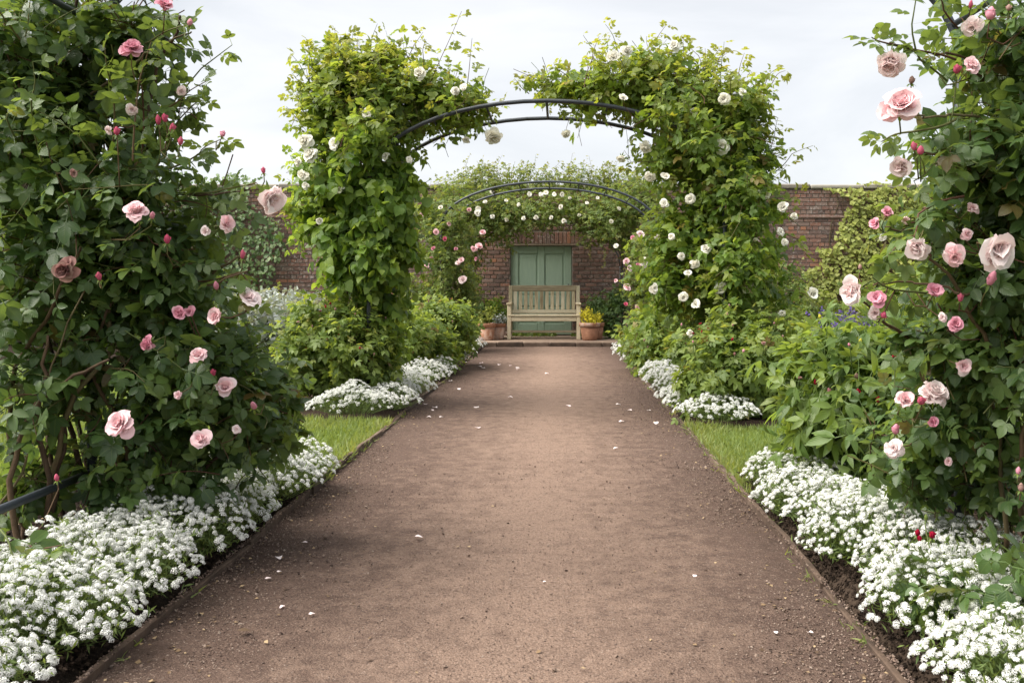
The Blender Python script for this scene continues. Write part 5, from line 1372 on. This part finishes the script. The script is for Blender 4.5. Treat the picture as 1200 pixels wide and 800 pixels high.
for x, y, rx, ry, h, n in ((1.20, 7.15, .30, .26, .16, 280), (1.15, 7.6, .28, .28, .17, 280), (1.10, 8.1, .26, .32, .17, 240), (1.14, 8.7, .28, .36, .17, 250), (1.10, 9.4, .24, .38, .17, 240), (1.10, 10.1, .22, .38, .16, 220)):
    alyssum(x, y, rx, ry, h, n, 'mound of white alyssum edging the path below the creamy white climbing rose', G4, 0, True)
for x, y, rx, ry, h, n in ((-1.50, 12.3, .32, .38, .2, 220), (-1.42, 13.0, .28, .42, .22, 220), (-1.42, 13.9, .28, .45, .24, 220), (-1.42, 14.8, .28, .45, .24, 200)):
    alyssum(x, y, rx, ry, h, n, 'mound of white alyssum at the path end towards the boxwood ball', 'alyssum towards the boxwood', 0, True)
for x, y, rx, ry, h, n in ((1.12, 12.0, .32, .42, .2, 240), (1.06, 12.8, .30, .42, .22, 240), (1.06, 13.6, .28, .45, .22, 220)):
    alyssum(x, y, rx, ry, h, n, 'mound of white alyssum at the path end towards the golden potted plant', 'alyssum towards the golden pot', 0, True)

# ------------------------------------------------------------------ plants along the wall
def wall_climber(name, label, x0, x1, z0, z1, n, size, mat, tps, shape, y=WALL_Y - 0.06, depth=0.12):
    root = thing(name, label, 'climber', ((x0 + x1) / 2, y, 0.06))
    X, Z = rng.uniform(x0, x1, n * 2), rng.uniform(z0, z1, n * 2)
    ok = shape(X, Z)
    X, Z = X[ok][:n], Z[ok][:n]
    m = len(X)
    Yp = y - depth * rng.random(m) * (0.4 + 1.2 * vnoise(X * 4 + 40, Z * 4 + 40, 3)) 
    over = Z > WT + 0.03
    Yp = np.where(over, rng.uniform(y - 0.12, WALL_Y + 0.45, m), Yp)
    pos = np.stack([X, Yp, Z], 1)
    ax = np.stack([0.5 * rng.normal(size=m), -0.35 * np.ones(m), -0.7 * np.ones(m)], 1) + 0.2 * rng.normal(size=(m, 3))
    nm = np.stack([0.25 * rng.normal(size=m), -np.ones(m), 0.65 + 0.3 * rng.normal(size=m)], 1)
    put_leaves(root, tps, pos, ax, nm, size * rng.uniform(0.65, 1.2, m), rng.random(m) ** 3 * 0.6, mat, 0)
    g = Geo()
    for i in range(14):
        xs = random.uniform(x0 + 0.2, x1 - 0.2)
        pts = [(xs, y + 0.045, 0.04)]
        zz = 0.04
        while zz < z1 - 0.5:
            zz += 0.35; xs = min(max(xs + random.uniform(-0.14, 0.14), x0 + 0.1), x1 - 0.1); pts.append((xs, y + 0.045, zz))
        g.tube(np.array(pts), np.linspace(0.012, 0.004, len(pts)), 5, rnd=random.random())
    g.build('stems', M_CANE, root, 'stuff')
    return root
def ivy_shape(X, Z):
    px = CX + F * X / WALL_Y; py = CY + F * (H - Z) / WALL_Y
    e = 968 + 26 * (vnoise(py / 18.0 + 5, py * 0 + 3, 8) - 0.5) * 2 - np.where(py > 290, 18, 0)
    top = 216 - 7 * vnoise(px / 22.0, px * 0 + 1, 12) * (px > 1010) + 4 * (px < 1000)
    gap = (vnoise(X * 5 + 9, Z * 5 + 9, 31) > 0.13)
    low = (py < 345) | (vnoise(X * 3, Z * 3, 5) > 0.4)
    return (px > e) & (py > top) & gap & low
wall_climber('ivy', 'sheet of yellow green ivy covering the wall up to its coping', 4.5, 9.6, 0.1, 3.05, 9500, 0.075, L_IVY, T_IVY, ivy_shape)
def dark_shape(X, Z):
    px = CX + F * X / WALL_Y; py = CY + F * (H - Z) / WALL_Y
    e = 318 + 18 * (vnoise(py / 20.0 + 9, py * 0 + 2, 18) - 0.5) * 2 - np.clip((268 - py) / 60, 0, 1) * 22
    top = 197 + 10 * vnoise(px / 16.0, px * 0 + 7, 22)
    return (px < e) & (py > top) & (vnoise(X * 4 + 9, Z * 4 + 9, 33) > 0.1)
wall_climber('wall_climber', 'dark green climber on the wall rising just above its coping behind the silver foliage', -11.5, -5.0, 0.1, 3.25, 8500, 0.09, L_DARK, T_OVAL, dark_shape, depth=0.3)

def spikes(name, label, cat, cx, cy, r, n, h, mat_l, mat_f, leafsize, group=None, floret=0.014, zb=0.06):
    """clump of upright flower spikes over a leafy base"""
    root = thing(name, label, cat, (cx, cy, zb), group)
    a = rng.random(n) * 6.28; q = np.sqrt(rng.random(n)) * r
    b = np.stack([cx + q * np.cos(a), cy + q * np.sin(a), np.full(n, zb)], 1)
    d = unit(np.stack([0.25 * np.cos(a) * q / r, 0.25 * np.sin(a) * q / r, np.ones(n)], 1) + 0.08 * rng.normal(size=(n, 3)))
    ln = h * rng.uniform(0.7, 1.05, n)
    pos, ax, nm, tf, tw = grow(b, d, ln, 12, 0.03, 0.1, 0.6)
    g = Geo(); twigs(g, tw, 0.004, 0.002); g.build('stems', mat_l if mat_l is L_SILVER else M_GSTEM, root, 'stuff')
    low = tf < 0.72
    put_leaves(root, T_OVAL, pos[low], ax[low] + np.array([0, 0, 0.4]), nm[low], leafsize * rng.uniform(0.7, 1.3, low.sum()), np.zeros(low.sum()), mat_l, 0)
    top = np.repeat(pos[~low], 5, axis=0)
    o = unit(rng.normal(size=top.shape)); o[:, 2] = np.abs(o[:, 2]) * 0.5
    g = Geo(); g.stamp(T_OVAL[0], basis(o, rng.normal(size=top.shape), floret * 2 * rng.uniform(0.7, 1.3, len(top))), top + 0.5 * floret * o + np.array([0, 0, 1]) * rng.uniform(-0.02, 0.02, (len(top), 1)))
    g.build('florets', mat_f, root, 'stuff')
    return root
for cx, cy, r in ((P(318, 0, 12.2)[0], 12.2, 0.30), (P(296, 0, 12.6)[0], 12.6, 0.30), (P(332, 0, 12.8)[0], 12.8, 0.28)):
    spikes('silver_plant', 'clump of upright silvery white foliage spikes in front of the wall', 'perennial', cx, cy, r, 70, 0.88, L_SILVER, L_SILVER, 0.10, 'silver foliage by the wall', 0.026)
for px, cy in ((984, 10.6), (1004, 10.4)):
    spikes('catmint', 'clump of slim violet blue flower spikes between ivy wall and peony shrub', 'perennial', P(px, 0, cy)[0], cy, 0.2, 26, 0.66 + 0.05 * random.random(), L_SHRUB, F_PURP, 0.05, 'violet flower spikes', 0.016)

bg = [('yellow green leafy bush at the wall foot beside the silver foliage', 355, 17.0, [B(355, 375, 17.0, 34, 26, 0.5), B(300, 362, 17.2, 40, 26, 0.5)], L_IVY, 260, 0.10),
      ('grey green leafy perennial between the creamy rose and the violet spikes', 930, 11.8, [B(928, 398, 11.8, 30, 28, 0.5), B(948, 410, 11.2, 26, 24, 0.4)], L_SHRUB, 260, 0.11),
      ('dull olive bush at the foot of the ivy', 965, 16.6, [B(960, 365, 16.6, 34, 28, 0.5), B(925, 340, 17.2, 26, 40, 0.4)], L_FAR, 300, 0.10),
      ('mid green bush on the lawn behind the faded pink rose', 200, 15.0, [B(200, 350, 15.0, 62, 44, 0.7), B(130, 360, 15.2, 50, 40, 0.6)], L_SHRUB, 420, 0.13),
      ('loose dark bush by the wall behind bare pink rose canes', 40, 16.0, [B(30, 345, 16.0, 80, 50, 0.7)], L_DARK, 360, 0.13),
      ('mid green bush behind arching pale pink blooms', 1095, 11.0, [B(1085, 350, 11.0, 60, 46, 0.6), B(1150, 360, 11.0, 60, 50, 0.6)], L_SHRUB, 420, 0.13),
      ('tall dark bush by the ivy wall behind the pale pink rose', 1190, 15.0, [B(1195, 310, 15.0, 90, 80, 0.8)], L_DARK, 420, 0.14),
      ('low olive perennial on the far side of the vine covered arch leg', 350, 12.4, [B(352, 402, 12.4, 22, 26, 0.4)], L_FAR, 140, 0.11)]
for lab, px, Y, lobes, mat, n, s in bg:
    small_shrub('border_bush', lab, (P(px, 0, Y)[0], Y, 0.06), lobes + [(np.array([lobes[0][0][0], Y, 0.25]), np.array([lobes[0][1][0] * 0.8, 0.35, 0.25]), 0.7)], n, s, mat, T_SHRUB, 6, (0.15, 0.34))

# ------------------------------------------------------------------ lawn grass
def grass(regions):
    ps = []
    for x0, x1, y0, y1, dens in regions:
        n = int((x1 - x0) * (y1 - y0) * dens)
        ps.append(np.stack([rng.uniform(x0, x1, n), rng.uniform(y0, y1, n), np.full(n, -0.012)], 1))
    p = np.concatenate(ps); n = len(p)
    for (x0, x1, y0, y1) in beds:
        ins = (p[:, 0] > x0 + 0.03) & (p[:, 0] < x1) & (p[:, 1] > y0 + 0.03) & (p[:, 1] < y1 - 0.03)
        p = p[~ins]
    n = len(p)
    d = unit(np.stack([0.55 * rng.normal(size=n), 0.55 * rng.normal(size=n), np.ones(n)], 1))
    nm = rng.normal(size=(n, 3))
    ht = rng.uniform(0.045, 0.085, n) * (0.75 + 0.6 * vnoise(p[:, 0] * 3 + 30, p[:, 1] * 3, 44))
    dry = np.clip(vnoise(p[:, 0] * 1.7 + 50, p[:, 1] * 1.7, 45) * 1.8 - 0.9, 0, 1) * 0.6
    edge = np.clip(1 - np.minimum(np.abs(p[:, 0] - XL), np.abs(p[:, 0] - XR)) / 0.22, 0, 1)
    g = Geo()
    M = basis(d, nm, ht); M[:, :, 0] *= 1.3
    g.stamp(T_BLADE[0], M, p, None, np.clip(dry * rng.random(n) * 1.3 + edge * rng.random(n) * 0.7, 0, 1))
    o = g.build('grass', L_GRASS, kind='stuff')
    tag(o, 'short mown grass of the lawn on both sides of the path', 'grass')
grass([(-3.0, XL - 0.012, 5.05, 7.6, 7000), (XR + 0.012, 2.9, 4.7, 7.15, 7000), (-5.5, -2.7, 3.2, 8, 1700), (-5.2, -3.0, 8, 13, 900), (2.5, 4.6, 3.4, 8, 1700), (2.8, 5.0, 8, 12.6, 900),
       (-3.0, XL - 0.012, 10.85, 12.0, 3500), (XR + 0.012, 2.9, 10.45, 11.6, 3500)])

# ------------------------------------------------------------------ loose stones, crumbs of soil and litter
ico_V = unit(np.array([(0, 0, 1), (0.9, 0, 0.1), (0.28, 0.85, 0.05), (-0.72, 0.52, -0.05), (-0.72, -0.52, 0.05), (0.28, -0.85, 0), (0, 0, -0.8)], float))
ico_F = [(0, 1, 2), (0, 2, 3), (0, 3, 4), (0, 4, 5), (0, 5, 1), (6, 2, 1), (6, 3, 2), (6, 4, 3), (6, 5, 4), (6, 1, 5)]
STONE = (ico_V, ico_F, np.full((7, 2), 0.5))
def scatter(name, label, cat, pos, size, mat, flat=0.6):
    n = len(pos)
    q = unit(rng.normal(size=(n, 3))); up = unit(np.array([0, 0, 1.0]) + 0.3 * rng.normal(size=(n, 3)))
    M = basis(q, up, size); M[:, :, 2] *= flat; M[:, :, 0] *= rng.uniform(0.6, 1.0, n)[:, None]
    g = Geo(); g.stamp(STONE, M, pos)
    o = g.build(name, mat, kind='stuff', smooth=False)
    return tag(o, label, cat)
def path_pts(n, y0, y1, edge):
    Y = y0 + (y1 - y0) * rng.random(n) ** 1.6
    if edge:
        s = rng.random(n) < 0.5
        q = np.abs(rng.normal(size=n)) * 0.18
        X = np.where(s, XL + 0.02 + q, XR - 0.02 - q)
    else:
        X = rng.uniform(XL + 0.03, XR - 0.03, n)
    return np.stack([X, Y, np.full(n, 0.003)], 1)
pe, pm = path_pts(20000, 2.1, 11, True), path_pts(6000, 2.1, 8, False)
pp = np.concatenate([pe, pm])
scatter('gravel', 'fine loose reddish grit scattered over the path', 'gravel', pp, np.where(rng.random(len(pp)) < 0.04, rng.uniform(0.005, 0.009, len(pp)), rng.uniform(0.0016, 0.0042, len(pp))), M_STONE)
n = 26000
so = np.stack([np.where(rng.random(n) < 0.5, rng.uniform(-2.6, XL - 0.02, n), rng.uniform(XR + 0.02, 2.4, n)), rng.uniform(2.2, 5.1, n), np.full(n, 0.066)], 1)
m = 14000
u = rng.uniform(0.005, 0.20, m)
so2 = np.stack([np.where(rng.random(m) < 0.5, XL - 0.012 - u, XR + 0.012 + u), rng.uniform(2.1, 5.0, m), np.minimum(u, 0.05) * 1.05 + 0.004], 1)
so = np.concatenate([so, so2]); n = len(so)
scatter('soil_crumbs', 'dark crumbs of soil in the near borders', 'soil', so, np.where(rng.random(n) < 0.15, rng.uniform(0.007, 0.013, n), rng.uniform(0.0025, 0.007, n)), M_SOIL, 0.8)
n = 650
lt = path_pts(n, 2.2, 12, True); lt2 = path_pts(160, 2.2, 10, False)
lb = np.stack([np.where(rng.random(500) < 0.5, rng.uniform(-2.4, XL - 0.05, 500), rng.uniform(XR + 0.05, 2.2, 500)), rng.uniform(2.4, 5, 500), np.full(500, 0.085)], 1)
lt = np.concatenate([lt, lt2, lb]); lt[:, 2] += 0.004
g = Geo(); m = len(lt)
g.stamp(T_OVAL[0], basis(unit(rng.normal(size=(m, 3)) * np.array([1, 1, 0.12])), np.array([0, 0, 1.0]) + 0.3 * rng.normal(size=(m, 3)), rng.uniform(0.006, 0.02, m)), lt)
o = g.build('leaf_litter', M_LITTER, kind='stuff'); tag(o, 'dry brown leaf scraps strewn along the path edges', 'leaf litter')

# ------------------------------------------------------------------ fallen petals: each one lies on its own
PETAL_FALL = []
for cu, ro in ((0.18, 0.1), (0.3, 0.3), (0.1, 0.45)):
    tp = petal_tp(0.5, cu, ro, 3); g = Geo(); g.faces(tp[0], tp[1], uv=tp[2] * 0 + np.array([0.5, 0.95])); PETAL_FALL.append(g.mesh('fallen_petal', F_BLUSH))
spots = [(360, 638, 9), (328, 658, 11), (330, 672, 7), (318, 680, 9), (334, 713, 8), (369, 722, 9), (495, 632, 11), (512, 479, 8), (557, 478, 8), (561, 503, 9), (601, 467, 7), (522, 434, 6), (560, 430, 6), (566, 426, 6), (605, 431, 6), (600, 429, 6), (498, 475, 6), (505, 481, 5),
         (663, 476, 8), (722, 475, 7), (732, 495, 9), (735, 482, 7), (767, 496, 8), (724, 526, 8), (762, 482, 6), (643, 439, 6), (812, 676, 7), (640, 684, 5), (500, 490, 6), (515, 490, 6), (545, 425, 6), (530, 447, 6), (536, 456, 6), (907, 743, 7), (953, 745, 8), (568, 432, 6), (606, 434, 5), (586, 428, 5)]
for i, (px, py, s) in enumerate(spots):
    Y = F * H / (py - CY)
    p = P(px, py, Y); p[2] = 0.010
    sz = s / F * Y * 0.85
    M4 = Matrix.Translation(Vector(p)) @ Matrix.Rotation(random.uniform(0, 6.28), 4, 'Z') @ Matrix.Rotation(random.uniform(-0.25, 0.25), 4, 'X') @ Matrix.Scale(sz, 4)
    o = link('fallen_petal', PETAL_FALL[i % 3], None, M4)
    tag(o, 'single pale rose petal fallen on the gravel path', 'petal', 'petals fallen on the path')
for px, py, s in ((163 * 0.5 + 300, 631, 8),):
    Y = F * H / (py - CY); p = P(px, py, Y)
    g = Geo(); g.stamp(STONE, basis(np.array([[1.0, 0.4, 0]]), np.array([[0, 0, 1.0]]), 0.013), [(p[0], p[1], 0.009)])
    o = g.build('pebble', M_STONE, smooth=True); tag(o, 'brown pebble on the gravel near fallen petals', 'pebble')
Y = F * H / (745 - CY); p = P(278, 745, Y)
g = Geo(); g.stamp(LF_FINE, basis(np.array([[1.0, 0.3, 0.1]]), np.array([[0.1, 0, 1.0]]), 0.04), [(p[0], p[1], 0.016)])
o = g.build('dry_leaf', M_LITTER); tag(o, 'curled yellow brown dry leaf lying on the gravel', 'leaf')

n = 900
wp = np.stack([rng.uniform(-1.35, 1.05, n), WALL_Y - np.abs(rng.normal(size=n)) * 0.12 - 0.02, np.full(n, 0.066)], 1)
wp = wp[(vnoise(wp[:, 0] * 5 + 8, wp[:, 1] * 0 + 2, 51) > 0.35)]
m = len(wp)
g = Geo(); g.stamp(T_OVAL[0], basis(unit(rng.normal(size=(m, 3)) * np.array([0.7, 0.7, 0.3]) + np.array([0, 0, 0.8])), rng.normal(size=(m, 3)) + np.array([0, -0.6, 0.6]), rng.uniform(0.03, 0.10, m)), wp)
o = g.build('weeds', L_FAR, kind='stuff'); tag(o, 'low green weeds along the wall foot under the bench', 'weeds')

# small weeds, blades and grit caught along the edging
tf_p, tf_a = [], []
for _ in range(80):
    yy = 2.6 + 11 * random.random() ** 1.4
    xe = XL if random.random() < 0.5 else XR
    c = np.array([xe + random.choice((-1, 1)) * random.uniform(0.010, 0.03), yy, 0.0])
    k = random.randint(3, 9)
    tf_p.append(c + rng.normal(size=(k, 3)) * np.array([0.012, 0.02, 0.0]) + np.array([0, 0, 0.006]))
    tf_a.append(unit(rng.normal(size=(k, 3)) * np.array([0.8, 0.8, 0.2]) + np.array([0, 0, 0.7])))
tf_p, tf_a = np.concatenate(tf_p), np.concatenate(tf_a)
g = Geo(); g.stamp(T_BLADE[0], basis(tf_a, rng.normal(size=tf_a.shape), rng.uniform(0.018, 0.042, len(tf_p))) * np.array([1.7, 1, 1]), tf_p, None, rng.random(len(tf_p)) * 0.6)
o = g.build('edge_weeds', L_GRASS, kind='stuff'); tag(o, 'sparse small weeds and grass tufts along the path edging', 'weeds')
m = 5000
ed = np.stack([np.where(rng.random(m) < 0.5, XL, XR) + 0.016 * rng.normal(size=m), 2.1 + 8 * rng.random(m) ** 1.5, rng.uniform(0.004, 0.032, m)], 1)
ed[:, 2] = np.where(np.abs(np.minimum(np.abs(ed[:, 0] - XL), np.abs(ed[:, 0] - XR))) < 0.012, 0.030, 0.006)
scatter('edge_grit', 'crumbs of earth and grit lying on and against the edging boards', 'grit', ed, rng.uniform(0.002, 0.006, m), M_STONE)
